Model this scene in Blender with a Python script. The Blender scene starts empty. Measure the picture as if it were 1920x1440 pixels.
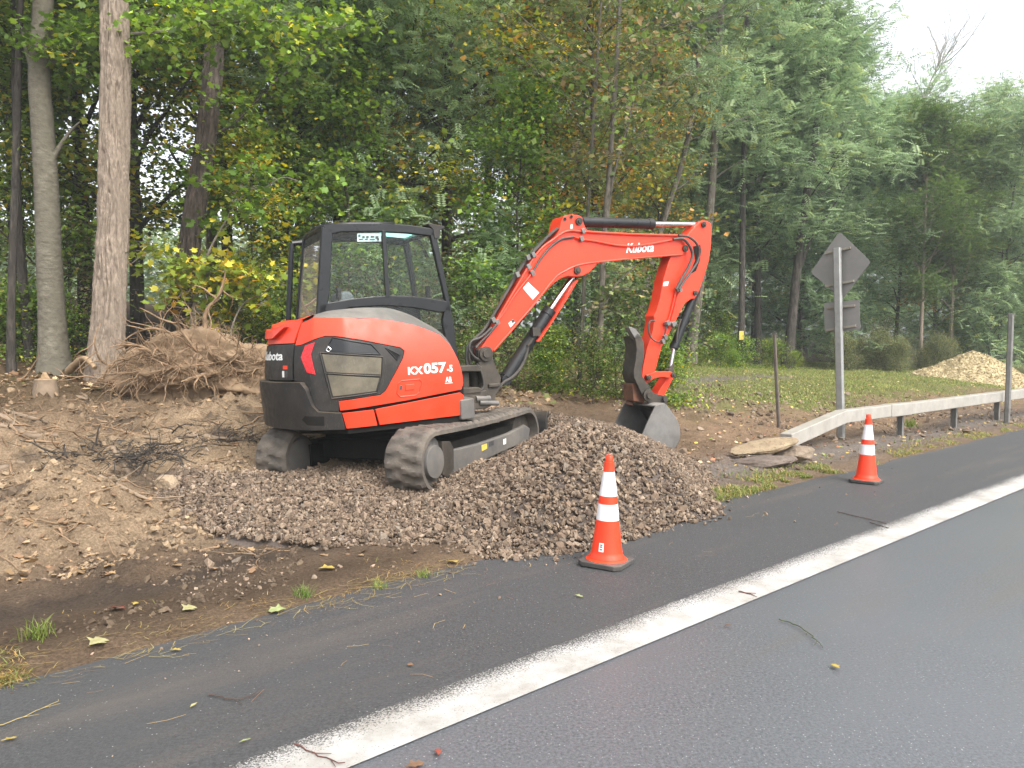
import bpy, bmesh, math, random
import numpy as np
from mathutils import Vector, Matrix, noise as mnoise

SC = bpy.context.scene
COL = SC.collection
RAD = math.radians
rng = np.random.default_rng(7)
random.seed(7)

# ------------------------------------------------------------------ camera
CAM_H, PITCH, FPX = 1.40, RAD(2.7), 1440.0          # FPX: focal length in pixels of the 1920 px wide photograph
cam_d = bpy.data.cameras.new('camera')
cam_d.sensor_width = 36.0
cam_d.lens = 36.0 * FPX / 1920.0
cam_d.clip_start = 0.05
cam_d.clip_end = 3000.0
cam = bpy.data.objects.new('camera', cam_d)
cam.location = (0, 0, CAM_H)
cam.rotation_euler = (RAD(90) - PITCH, 0, 0)
COL.objects.link(cam)
SC.camera = cam

# ------------------------------------------------------------------ sky and sun (bright overcast)
SUN_EL, SUN_AZ = RAD(50), RAD(140)                    # azimuth from +y towards +x
SKY_STRENGTH, SUN_STRENGTH, EXPOSURE = 0.15, 1.5, 0.75
HAZE = .0019
w = bpy.data.worlds.new('World')
SC.world = w
w.use_nodes = True
nt = w.node_tree
nt.nodes.clear()
wo = nt.nodes.new('ShaderNodeOutputWorld')
bg = nt.nodes.new('ShaderNodeBackground')
sky = nt.nodes.new('ShaderNodeTexSky')
sky.sky_type = 'NISHITA'
sky.sun_disc = False
sky.sun_elevation = SUN_EL
sky.sun_rotation = SUN_AZ
sky.air_density = 1.0
sky.dust_density = 4.0
hs = nt.nodes.new('ShaderNodeHueSaturation')         # cloud deck: the blue goes grey-white
hs.inputs['Saturation'].default_value = 0.22
tc = nt.nodes.new('ShaderNodeTexCoord')
cn = nt.nodes.new('ShaderNodeTexNoise')
cn.inputs['Scale'].default_value = 2.2
cn.inputs['Detail'].default_value = 6
cr = nt.nodes.new('ShaderNodeMapRange')
cr.inputs['From Min'].default_value = 0.3
cr.inputs['From Max'].default_value = 0.7
cr.inputs['To Min'].default_value = 1.5
cr.inputs['To Max'].default_value = 2.1
ml = nt.nodes.new('ShaderNodeVectorMath')
ml.operation = 'SCALE'
nt.links.new(tc.outputs['Generated'], cn.inputs['Vector'])
nt.links.new(cn.outputs['Fac'], cr.inputs['Value'])
nt.links.new(sky.outputs['Color'], hs.inputs['Color'])
nt.links.new(hs.outputs['Color'], ml.inputs[0])
nt.links.new(cr.outputs['Result'], ml.inputs['Scale'])
nt.links.new(ml.outputs['Vector'], bg.inputs['Color'])
bg.inputs['Strength'].default_value = SKY_STRENGTH
nt.links.new(bg.outputs['Background'], wo.inputs['Surface'])

sun_d = bpy.data.lights.new('sun', 'SUN')
sun_d.energy = SUN_STRENGTH
sun_d.angle = RAD(40)
sun_d.color = (1.0, 0.95, 0.88)
sun = bpy.data.objects.new('sun', sun_d)
sd = Vector((math.sin(SUN_AZ) * math.cos(SUN_EL), math.cos(SUN_AZ) * math.cos(SUN_EL), math.sin(SUN_EL)))
sun.rotation_euler = (-sd).to_track_quat('-Z', 'Y').to_euler()
sun.location = sd * 100
COL.objects.link(sun)

SC.view_settings.view_transform = 'Standard'
SC.view_settings.look = 'None'
SC.view_settings.gamma = 1.0
SC.view_settings.exposure = EXPOSURE
SC.render.engine = 'CYCLES'
SC.cycles.max_bounces = 6
SC.cycles.diffuse_bounces = 3
SC.cycles.glossy_bounces = 3
SC.cycles.transmission_bounces = 4
SC.cycles.transparent_max_bounces = 8
SC.cycles.volume_bounces = 0
SC.cycles.caustics_reflective = False
SC.cycles.caustics_refractive = False

# ------------------------------------------------------------------ photograph measurements -> places in the world
CF = np.array([0, math.cos(PITCH), -math.sin(PITCH)])
CU = np.array([0, math.sin(PITCH), math.cos(PITCH)])
CR = np.array([1.0, 0, 0])
CP = np.array([0, 0, CAM_H])
def ray(px, py): return CF + (px - 960) / FPX * CR - (py - 720) / FPX * CU
def at_depth(px, py, y):
    d = ray(px, py); return CP + d * (y / d[1])
def at_z(px, py, z=0.0):
    d = ray(px, py); return CP + d * ((z - CAM_H) / d[2])
def proj(p):
    q = np.asarray(p, float) - CP
    f = q @ CF
    return np.array([960 + FPX * (q @ CR) / f, 720 - FPX * (q @ CU) / f])
def on_plane(px, py, o, n):
    d = ray(px, py); return CP + d * (((o - CP) @ n) / (d @ n))

# ------------------------------------------------------------------ numpy noise
def _hash(ix, iy, s):
    h = (ix.astype(np.int64) * 374761393 + iy.astype(np.int64) * 668265263 + s * 974634777) & 0xffffffff
    h = ((h ^ (h >> 13)) * 1274126177) & 0xffffffff
    return ((h ^ (h >> 16)) & 0xffff) / 65535.0
def vnoise(x, y, s=0):
    x = np.asarray(x, float); y = np.asarray(y, float)
    ix, iy = np.floor(x), np.floor(y)
    fx, fy = x - ix, y - iy
    fx = fx * fx * (3 - 2 * fx); fy = fy * fy * (3 - 2 * fy)
    a, b = _hash(ix, iy, s), _hash(ix + 1, iy, s)
    c, d = _hash(ix, iy + 1, s), _hash(ix + 1, iy + 1, s)
    return (a + (b - a) * fx) * (1 - fy) + (c + (d - c) * fx) * fy
def fbm(x, y, s=0, o=4):
    t, a, n = 0, 1.0, 0
    for k in range(o):
        t = t + a * vnoise(np.asarray(x) * 2 ** k + 17.3 * k, np.asarray(y) * 2 ** k - 9.1 * k, s + k); n += a; a *= .5
    return t / n
def sstep(a, b, x):
    t = np.clip((np.asarray(x, float) - a) / (b - a), 0, 1); return t * t * (3 - 2 * t)
def tps(pts):
    """thin-plate height field through (x, y, z) control points"""
    P = np.array(pts, float); n = len(P)
    def U(r2): return np.where(r2 > 1e-12, r2 * np.log(np.maximum(r2, 1e-12)), 0)
    r2 = ((P[:, None, :2] - P[None, :, :2]) ** 2).sum(-1)
    A = np.zeros((n + 3, n + 3))
    A[:n, :n] = U(r2) + np.eye(n) * .02
    A[:n, n] = 1; A[:n, n + 1:] = P[:, :2]; A[n, :n] = 1; A[n + 1:, :n] = P[:, :2].T
    c = np.linalg.solve(A, np.concatenate([P[:, 2], [0, 0, 0]]))
    def f(x, y):
        x = np.asarray(x, float); y = np.asarray(y, float)
        r = c[n] + c[n + 1] * x + c[n + 2] * y
        for i in range(n): r = r + c[i] * U((x - P[i, 0]) ** 2 + (y - P[i, 1]) ** 2)
        return r
    return f

# ------------------------------------------------------------------ materials
def _n(nt, t, **k):
    n = nt.nodes.new(t)
    for a, b in k.items():
        if a in n.inputs: n.inputs[a].default_value = b
        else: setattr(n, a, b)
    return n
def new_mat(name):
    m = bpy.data.materials.new(name); m.use_nodes = True
    nt = m.node_tree; nt.nodes.clear()
    out = nt.nodes.new('ShaderNodeOutputMaterial'); p = nt.nodes.new('ShaderNodeBsdfPrincipled')
    nt.links.new(p.outputs[0], out.inputs['Surface'])
    return m, nt, p, out
def rgba(c): return (c[0], c[1], c[2], 1.0)
def ramp_mix(nt, fac, a, b):
    m = nt.nodes.new('ShaderNodeMix'); m.data_type = 'RGBA'
    if hasattr(fac, 'is_linked'): nt.links.new(fac, m.inputs['Factor'])
    else: m.inputs['Factor'].default_value = fac
    for s, i in ((a, 6), (b, 7)):
        if hasattr(s, 'is_linked'): nt.links.new(s, m.inputs[i])
        else: m.inputs[i].default_value = rgba(s)
    return m.outputs[2]
def noise_n(nt, vec, scale, detail=5, rough=.6, lo=.35, hi=.65):
    n = _n(nt, 'ShaderNodeTexNoise', Scale=scale, Detail=detail, Roughness=rough)
    nt.links.new(vec, n.inputs['Vector'])
    if lo is None: return n.outputs['Fac']
    r = _n(nt, 'ShaderNodeMapRange'); r.inputs['From Min'].default_value = lo; r.inputs['From Max'].default_value = hi
    nt.links.new(n.outputs['Fac'], r.inputs['Value'])
    return r.outputs['Result']
def mat(name, col, rough=.5, metal=0.0, var=.12, vs=6, dust=0.0, dustcol=(.23, .18, .125), bump=0.0, bs=80, spec=.5, rvar=.1, updust=0.0, coat=0.0, scratch=0.0):
    m, nt, p, out = new_mat(name)
    tc = nt.nodes.new('ShaderNodeTexCoord'); v = tc.outputs['Object']
    c = ramp_mix(nt, noise_n(nt, v, vs), tuple(x * (1 - var) for x in col), tuple(min(1, x * (1 + var)) for x in col))
    if scratch:
        mp = _n(nt, 'ShaderNodeMapping'); mp.inputs['Scale'].default_value = (9, 9, 1.3); nt.links.new(v, mp.inputs['Vector'])
        s = noise_n(nt, mp.outputs['Vector'], 14, 3, .7, .60, .70)
        mm = _n(nt, 'ShaderNodeMath', operation='MULTIPLY'); nt.links.new(s, mm.inputs[0]); mm.inputs[1].default_value = scratch
        c = ramp_mix(nt, mm.outputs[0], c, (.33, .30, .26))
    if dust or updust:
        d = noise_n(nt, v, 3.1, 7, .68, .42, .72)
        g = nt.nodes.new('ShaderNodeNewGeometry'); sx = nt.nodes.new('ShaderNodeSeparateXYZ')
        nt.links.new(g.outputs['Normal'], sx.inputs[0])
        u = _n(nt, 'ShaderNodeMapRange'); u.inputs['From Min'].default_value = .25; u.inputs['From Max'].default_value = .95
        u.inputs['To Min'].default_value = dust; u.inputs['To Max'].default_value = max(dust, updust)
        nt.links.new(sx.outputs['Z'], u.inputs['Value'])
        mm = _n(nt, 'ShaderNodeMath', operation='MULTIPLY_ADD'); nt.links.new(d, mm.inputs[0]); mm.inputs[1].default_value = .7; mm.inputs[2].default_value = .3
        m2 = _n(nt, 'ShaderNodeMath', operation='MULTIPLY', use_clamp=True); nt.links.new(mm.outputs[0], m2.inputs[0]); nt.links.new(u.outputs['Result'], m2.inputs[1])
        c = ramp_mix(nt, m2.outputs[0], c, dustcol)
    nt.links.new(c, p.inputs['Base Color'])
    r = _n(nt, 'ShaderNodeMapRange'); r.inputs['To Min'].default_value = max(0, rough - rvar); r.inputs['To Max'].default_value = min(1, rough + rvar)
    nt.links.new(noise_n(nt, v, vs * 2.3), r.inputs['Value']); nt.links.new(r.outputs['Result'], p.inputs['Roughness'])
    p.inputs['Metallic'].default_value = metal
    p.inputs['Specular IOR Level'].default_value = spec
    p.inputs['Coat Weight'].default_value = coat
    if bump:
        b = _n(nt, 'ShaderNodeBump'); b.inputs['Strength'].default_value = bump; b.inputs['Distance'].default_value = .01
        nt.links.new(noise_n(nt, v, bs, 6, .65, None), b.inputs['Height']); nt.links.new(b.outputs[0], p.inputs['Normal'])
    return m

# ------------------------------------------------------------------ mesh building
def frame_of(d):
    d = np.asarray(d, float); d = d / np.linalg.norm(d)
    a = np.array([0, 0, 1.0]) if abs(d[2]) < .9 else np.array([1.0, 0, 0])
    x = np.cross(a, d); x /= np.linalg.norm(x)
    return x, np.cross(d, x), d
class MB:
    def __init__(s): s.v = []; s.f = []
    def add(s, vs, fs):
        n = len(s.v); s.v.extend([tuple(map(float, q)) for q in vs]); s.f.extend([tuple(i + n for i in f) for f in fs]); return s
    def box(s, c, ax, h):
        c = np.asarray(c, float); ax = [np.asarray(a, float) for a in ax]
        vs = [c + sx * h[0] * ax[0] + sy * h[1] * ax[1] + sz * h[2] * ax[2] for sz in (-1, 1) for sy in (-1, 1) for sx in (-1, 1)]
        return s.add(vs, [(0, 2, 3, 1), (4, 5, 7, 6), (0, 1, 5, 4), (2, 6, 7, 3), (0, 4, 6, 2), (1, 3, 7, 5)])
    def prism(s, poly, vec):
        n = len(poly); vec = np.asarray(vec, float)
        a = [np.asarray(q, float) for q in poly]
        return s.add(a + [q + vec for q in a], [tuple(range(n - 1, -1, -1)), tuple(range(n, 2 * n))] + [(i, (i + 1) % n, (i + 1) % n + n, i + n) for i in range(n)])
    def cyl(s, p0, p1, r0, r1=None, n=24, cap=True):
        return s.tube([p0, p1], [r0, r0 if r1 is None else r1], n, cap)
    def tube(s, pts, r, n=8, cap=True):
        pts = [np.asarray(q, float) for q in pts]; m = len(pts)
        if not hasattr(r, '__len__'): r = [r] * m
        vs, px = [], None
        for i in range(m):
            d = pts[min(i + 1, m - 1)] - pts[max(i - 1, 0)]
            if np.linalg.norm(d) < 1e-9: d = np.array([0, 0, 1.0])
            x, y, d = frame_of(d)
            if px is not None:
                x = px - d * (px @ d); x /= max(np.linalg.norm(x), 1e-9); y = np.cross(d, x)
            px = x
            for k in range(n):
                a = 2 * math.pi * k / n
                vs.append(pts[i] + r[i] * (math.cos(a) * x + math.sin(a) * y))
        fs = [(i * n + k, i * n + (k + 1) % n, (i + 1) * n + (k + 1) % n, (i + 1) * n + k) for i in range(m - 1) for k in range(n)]
        if cap: fs += [tuple(range(n - 1, -1, -1)), tuple(range((m - 1) * n, m * n))]
        return s.add(vs, fs)
    def lathe(s, prof, c, ax, n=32):
        x, y, z = [np.asarray(a, float) for a in ax]; c = np.asarray(c, float); m = len(prof)
        vs = [c + r * (math.cos(2 * math.pi * k / n) * x + math.sin(2 * math.pi * k / n) * y) + h * z for r, h in prof for k in range(n)]
        fs = [(i * n + k, i * n + (k + 1) % n, (i + 1) * n + (k + 1) % n, (i + 1) * n + k) for i in range(m - 1) for k in range(n)]
        fs += [tuple(range(n - 1, -1, -1)), tuple(range((m - 1) * n, m * n))]
        return s.add(vs, fs)
    def grid(s, G):
        G = np.asarray(G, float); a, b = G.shape[:2]
        return s.add(G.reshape(-1, 3), [(i * b + j, i * b + j + 1, (i + 1) * b + j + 1, (i + 1) * b + j) for i in range(a - 1) for j in range(b - 1)])
    def build(s, name, m, parent=None, bevel=0, seg=2, sharp=35, org=None, solid=0, solid_off=0, smooth=True):
        o0 = np.array(org if org is not None else (ORG.get(parent.name, (0, 0, 0)) if parent is not None else (0, 0, 0)), float)
        me = bpy.data.meshes.new(name)
        me.from_pydata([tuple(np.array(q) - o0) for q in s.v], [], s.f)
        bm = bmesh.new(); bm.from_mesh(me); bmesh.ops.recalc_face_normals(bm, faces=bm.faces); bm.to_mesh(me); bm.free()
        if smooth:
            me.polygons.foreach_set('use_smooth', [True] * len(me.polygons)); me.set_sharp_from_angle(angle=RAD(sharp))
        ob = bpy.data.objects.new(name, me); COL.objects.link(ob); me.materials.append(m)
        ORG[ob.name] = o0
        if parent is not None: ob.parent = parent
        else: ob.location = o0
        if solid:
            k = ob.modifiers.new('thickness', 'SOLIDIFY'); k.thickness = solid; k.offset = solid_off
        if bevel:
            k = ob.modifiers.new('edge', 'BEVEL'); k.width = bevel; k.segments = seg; k.limit_method = 'ANGLE'; k.angle_limit = RAD(40); k.harden_normals = True
        return ob
ORG = {}
def raw_mesh(name, V, F, m, parent=None, loc=(0, 0, 0), smooth=False, cols=None, attr='tint', mats=None):
    """fast path: numpy verts and equal-sized faces"""
    V = np.asarray(V, np.float32); F = np.asarray(F, np.int32); k = F.shape[1]
    me = bpy.data.meshes.new(name)
    me.vertices.add(len(V)); me.vertices.foreach_set('co', V.ravel())
    me.loops.add(F.size); me.loops.foreach_set('vertex_index', F.ravel())
    me.polygons.add(len(F)); me.polygons.foreach_set('loop_start', np.arange(0, F.size, k, dtype=np.int32))
    me.polygons.foreach_set('use_smooth', np.full(len(F), smooth))
    if cols is not None:
        a = me.attributes.new(attr, 'FLOAT_COLOR', 'POINT')
        a.data.foreach_set('color', np.concatenate([cols, np.ones((len(cols), 1))], 1).astype(np.float32).ravel())
    me.update(calc_edges=True)
    if m is not None: me.materials.append(m)
    if name == '_': return me
    ob = bpy.data.objects.new(name, me); COL.objects.link(ob); ob.location = loc
    if parent is not None: ob.parent = parent
    ORG[ob.name] = np.array(loc, float)
    return ob
def tag(o, label=None, cat=None, group=None, kind=None):
    if label: o['label'] = label
    if cat: o['category'] = cat
    if group: o['group'] = group
    if kind: o['kind'] = kind
    return o
def thing(name, label, cat, loc, group=None):
    o = bpy.data.objects.new(name, None); COL.objects.link(o); o.location = tuple(map(float, loc)); o.empty_display_size = .2
    ORG[o.name] = np.array(loc, float)
    return tag(o, label, cat, group)
def struct(o, kind='structure', label=None):
    o['kind'] = kind
    if label: o['label'] = label
    return o
def smooth_path(pts, n=6):
    P = [np.asarray(q, float) for q in pts]; out = []
    for i in range(len(P) - 1):
        p0, p1, p2, p3 = P[max(i - 1, 0)], P[i], P[i + 1], P[min(i + 2, len(P) - 1)]
        for k in range(n):
            t = k / n
            out.append(.5 * ((2 * p1) + (p2 - p0) * t + (2 * p0 - 5 * p1 + 4 * p2 - p3) * t * t + (3 * p1 - p0 - 3 * p2 + p3) * t ** 3))
    out.append(P[-1]); return out
def text_mesh(s, bold=.02):
    c = bpy.data.curves.new('lettering', 'FONT'); c.body = s; c.size = 1; c.offset = bold; c.resolution_u = 4; c.fill_mode = 'FRONT'
    o = bpy.data.objects.new('lettering_source', c); COL.objects.link(o)
    me = bpy.data.meshes.new_from_object(o.evaluated_get(bpy.context.evaluated_depsgraph_get()))
    V = np.array([v.co[:] for v in me.vertices]); F = [tuple(p.vertices) for p in me.polygons]
    bpy.data.objects.remove(o); bpy.data.curves.remove(c); bpy.data.meshes.remove(me)
    V = V[:, :2] - V[:, :2].min(0); V /= V[:, 0].max()
    return V, F                                       # x 0..1, y by aspect
# ================================================================== GROUND
RD = np.array([.742, .6704]); RN = np.array([-.6704, .742])       # along the road, away from it (to the wood)
def UVr(x, y): return x * RD[0] + y * RD[1], x * RN[0] + y * RN[1]
def XYr(u, v): return u * RD[0] + v * RN[0], u * RD[1] + v * RN[1]
_gp = [at_depth(*q) for q in (
    (60, 1150, 4.35), (20, 1020, 5.3), (300, 1040, 5.15), (60, 930, 5.9), (150, 905, 6.1), (40, 880, 6.5), (250, 960, 6.05), (270, 905, 6.9), (180, 850, 7.4), (60, 850, 7.3),
    (300, 830, 7.9), (240, 805, 8.5), (100, 790, 8.8), (60, 745, 9.9), (200, 742, 10.3), (330, 765, 9.6), (470, 750, 10.2), (420, 850, 7.6), (330, 905, 7.0), (400, 800, 8.6), (450, 815, 8.2),
    (100, 722, 11.0), (20, 730, 10.8), (330, 690, 12.2), (450, 690, 12.4), (560, 740, 11.0),
    (880, 750, 12.5), (1000, 752, 12.2), (1120, 765, 12.0), (1200, 745, 13.0), (1120, 800, 10.6), (1230, 840, 9.7), (1330, 860, 9.0), (1420, 860, 9.3), (1300, 800, 10.8), (1420, 770, 12.4), (1350, 740, 14.0),
    (1280, 700, 19.0), (1440, 705, 19.5), (1560, 720, 18.0), (1650, 745, 16.0), (1800, 745, 17.0), (1500, 800, 11.9), (1640, 825, 11.4), (1577, 822, 11.3), (1800, 800, 13.4), (1900, 780, 15.5), (1890, 735, 20),
    (1300, 688, 25.0), (1500, 690, 27.0), (1700, 697, 26.0), (1850, 712, 25.0), (1680, 715, 21))]
_gp = [tuple(p) for p in _gp]
for u, v, z in ((-14, 5, .05), (-14, 8, .5), (-14, 12, 1.0), (-10, 12, 1.0), (-6, 14, 1.2), (0, 16, 1.25), (4, 16, 1.2), (8, 17, 1.0), (-3, 9, .55), (-9, 8, .62), (-9, 5, .12), (-6.5, 4.6, .05), (14, 5.5, .02), (20, 6, .05), (26, 6, .05), (34, 6, .05), (34, 12, .4), (26, 14, .8), (20, 18, 1.1), (34, 18, .8), (10, 22, 1.6), (0, 22, 1.9), (-14, 18, 1.8), (20, 25, 1.7), (34, 25, 1.4)):
    _gp.append((*XYr(u, v), z))
_gf = tps(_gp)
def ground_base(x, y):
    x = np.asarray(x, float); y = np.asarray(y, float)
    u, v = UVr(x, y)
    uc, vc = np.clip(u, -15, 36), np.clip(v, 4, 26)
    xc, yc = uc * RD[0] + vc * RN[0], uc * RD[1] + vc * RN[1]
    h = np.clip(_gf(xc, yc), -.02, 2.2)
    h = h + np.clip(v - 20, 0, 90) * .075 * sstep(18, 40, v) * (1 - .45 * sstep(8, 30, u))
    k = sstep(3.85, 4.8, v)
    return h * k
def heap_mask(x, y):
    return np.exp(-(((x + 1.6) / 1.9) ** 2 + ((y - 7.2) / 1.7) ** 2) ** 2)
def ground_h(x, y, fine=True):
    x = np.asarray(x, float); y = np.asarray(y, float)
    u, v = UVr(x, y)
    h = ground_base(x, y)
    zone = sstep(4.2, 5.4, v)
    left = 1 - sstep(-1.5, 1.0, x - .15 * (y - 8))
    wild = (left * sstep(4.5, 6, v) + .35) * zone * (1 - .75 * heap_mask(x, y))
    h = h - .17 * heap_mask(x, y) * zone
    h = h + (fbm(x * .9, y * .9, 11, 4) - .5) * .22 * wild
    rid = np.abs(fbm(x * 2.1, y * 2.1, 21, 4) - .5) * 2
    h = h + (rid - .25) * .12 * wild
    if fine:
        h = h + (fbm(x * 7, y * 7, 31, 4) - .5) * (.07 * wild + .016 * zone)
        h = h + np.clip(fbm(x * 13, y * 13, 41, 2) - .62, 0, 1) * .30 * (wild * .8 + .15) * zone
    # wheel ruts pressed along the pavement edge
    w_ = v - 4.75 - .12 * np.sin(u * .8)
    h = h - .035 * np.exp(-(w_ / .16) ** 2) * sstep(-6.5, -1, u) * (1 - sstep(1.2, 2.2, u)) * (1 + .5 * np.sin(u * 34))
    # ragged edge of the pavement
    edge = 3.87 - .11 * (1 - sstep(1, 3, u)) + .10 * (fbm(u * 1.3, v * 0 + 3, 51, 3) - .5) + .05 * (fbm(u * 6, v * 2, 52, 3) - .5)
    h = h + .036 * sstep(edge + .01, edge + .22, v)
    h = np.where(v < edge + .05, -.05 + (v > edge - .25) * .06 * sstep(edge - .25, edge + .05, v), h)
    return h
# non-uniform grid: fine where the photograph looks, coarse to the horizon
def axis(lo, hi, st, ends, g=1.22):
    c = list(np.arange(lo, hi + 1e-6, st)); a, s = hi, st
    while a < ends: s *= g; a += s; c.append(a)
    a, s = lo, st; pre = []
    while a > -ends: s *= g; a -= s; pre.append(a)
    return np.array(pre[::-1] + c)
gx = axis(-7.5, 8.5, .045, 900); gy = np.concatenate([axis(2.6, 13.5, .045, 14)[(axis(2.6, 13.5, .045, 14) >= 2.6) & (axis(2.6, 13.5, .045, 14) <= 13.5)], np.arange(13.6, 30, .16), [30 + 1.2 ** k for k in range(38)]])
gy = np.concatenate([-np.array([1.25 ** k for k in range(31)])[::-1], np.arange(-.5, 2.55, .4), gy])
X, Y = np.meshgrid(gx, gy)
Z = ground_h(X, Y)
u_, v_ = UVr(X, Y)
Z = np.where(v_ < -7.2, -.02 + .3 * sstep(-7.2, -12, v_), Z)
nf = fbm(X * .7, Y * .7, 61, 4); nf2 = fbm(X * 2.3, Y * 2.3, 62, 4); nf3 = fbm(X * 9, Y * 9, 63, 3)
SAND, DARK, BROWN, LAWN, STONY, LITTER, RAMP = [np.array(c) for c in ((.315, .230, .146), (.080, .059, .043), (.17, .118, .076), (.135, .145, .048), (.17, .148, .13), (.11, .075, .042), (.22, .15, .095))]
C = np.zeros(X.shape + (3,)) + BROWN
def lay(c, wgt): 
    global C
    wgt = np.clip(wgt, 0, 1)[..., None]; C = C * (1 - wgt) + c * wgt
left = 1 - sstep(-.8, .6, X - .1 * (Y - 8))
lay(SAND, left * sstep(5.15, 5.75, v_ + (nf - .5) * 1.6) * (1 - sstep(9.2, 11, v_ + (nf - .5) * 3)) * (.72 + .28 * sstep(.38, .52, nf2)))
lay(DARK, left * np.exp(-((v_ - 4.85 - (nf - .5) * 1.3 - .25 * sstep(0, -4, u_)) / .55) ** 2) * 1.45 * sstep(.20, .40, nf2) * (1 - .6 * sstep(1.5, 3, u_)))
lay(DARK * 1.1, left * sstep(.585, .66, nf2) * sstep(5.6, 6.2, v_) * .8)
lay(BROWN * .5, left * np.exp(-((v_ - 4.2) / .3) ** 2) * .85)
lay(LITTER, sstep(9.5, 11.5, v_ + (nf - .5) * 2) * sstep(-30, 12, 14 - u_) * (1 - sstep(7, 9, u_)))
right = sstep(.6, 2.2, X - .1 * (Y - 8))
lay(RAMP, right * sstep(4.6, 5.4, v_))
lay(RAMP * .72, right * sstep(.5, .62, nf2))
lay(STONY, right * np.exp(-((v_ - 4.6) / .45) ** 2) * .9)
lay(LAWN, sstep(9.2, 11.2, u_ - (v_ - 8) * .35 + (nf - .5) * 3) * sstep(5.9, 7.2, v_ + (nf2 - .5) * 1.6) * .92)
lay(STONY * .9, np.exp(-((v_ - 9.2 - .12 * (u_ - 12)) / .8) ** 2) * sstep(9.5, 11.5, u_) * (1 - sstep(17, 21, u_)) * sstep(.4, .55, nf2) * .9)
lay(LITTER * .6, sstep(15, 18, v_ + (nf - .5) * 3))
lay(LAWN * .8, (v_ < -7.2) * 1.0)
C = C * (.78 + .44 * nf3[..., None]) * (.9 + .2 * nf2[..., None])
m, nt, p, out = new_mat('soil')
at = _n(nt, 'ShaderNodeAttribute', attribute_name='soil'); tcn = nt.nodes.new('ShaderNodeTexCoord'); v = tcn.outputs['Object']
grit = noise_n(nt, v, 55, 6, .75, .3, .7)
c = ramp_mix(nt, grit, (.45, .43, .41), (1.45, 1.46, 1.48))
mx = _n(nt, 'ShaderNodeMix', data_type='RGBA', blend_type='MULTIPLY'); mx.inputs['Factor'].default_value = 1
nt.links.new(at.outputs['Color'], mx.inputs[6]); nt.links.new(c, mx.inputs[7])
vo = _n(nt, 'ShaderNodeTexVoronoi', Scale=38.0); nt.links.new(v, vo.inputs['Vector'])
pb = _n(nt, 'ShaderNodeMapRange'); pb.inputs['From Min'].default_value = .16; pb.inputs['From Max'].default_value = .10; nt.links.new(vo.outputs['Distance'], pb.inputs['Value'])
sel = noise_n(nt, v, 3.3, 4, .6, .56, .66); m3 = _n(nt, 'ShaderNodeMath', operation='MULTIPLY', use_clamp=True); nt.links.new(pb.outputs[0], m3.inputs[0]); nt.links.new(sel, m3.inputs[1])
c2 = ramp_mix(nt, m3.outputs[0], mx.outputs[2], (.26, .22, .18))
nt.links.new(c2, p.inputs['Base Color']); p.inputs['Roughness'].default_value = .95; p.inputs['Specular IOR Level'].default_value = .15
bp_ = _n(nt, 'ShaderNodeBump'); bp_.inputs['Strength'].default_value = 1.0; bp_.inputs['Distance'].default_value = .045
ha = _n(nt, 'ShaderNodeMath', operation='ADD'); nt.links.new(noise_n(nt, v, 17, 10, .78, None), ha.inputs[0]); nt.links.new(m3.outputs[0], ha.inputs[1])
nt.links.new(ha.outputs[0], bp_.inputs['Height']); nt.links.new(bp_.outputs[0], p.inputs['Normal'])
M_SOIL = m
ny, nx = X.shape
idx = np.arange(ny * nx).reshape(ny, nx)
F = np.stack([idx[:-1, :-1], idx[:-1, 1:], idx[1:, 1:], idx[1:, :-1]], -1).reshape(-1, 4)
struct(raw_mesh('ground', np.stack([X, Y, Z], -1).reshape(-1, 3), F, M_SOIL, smooth=True, cols=C.reshape(-1, 3), attr='soil'))

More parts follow.
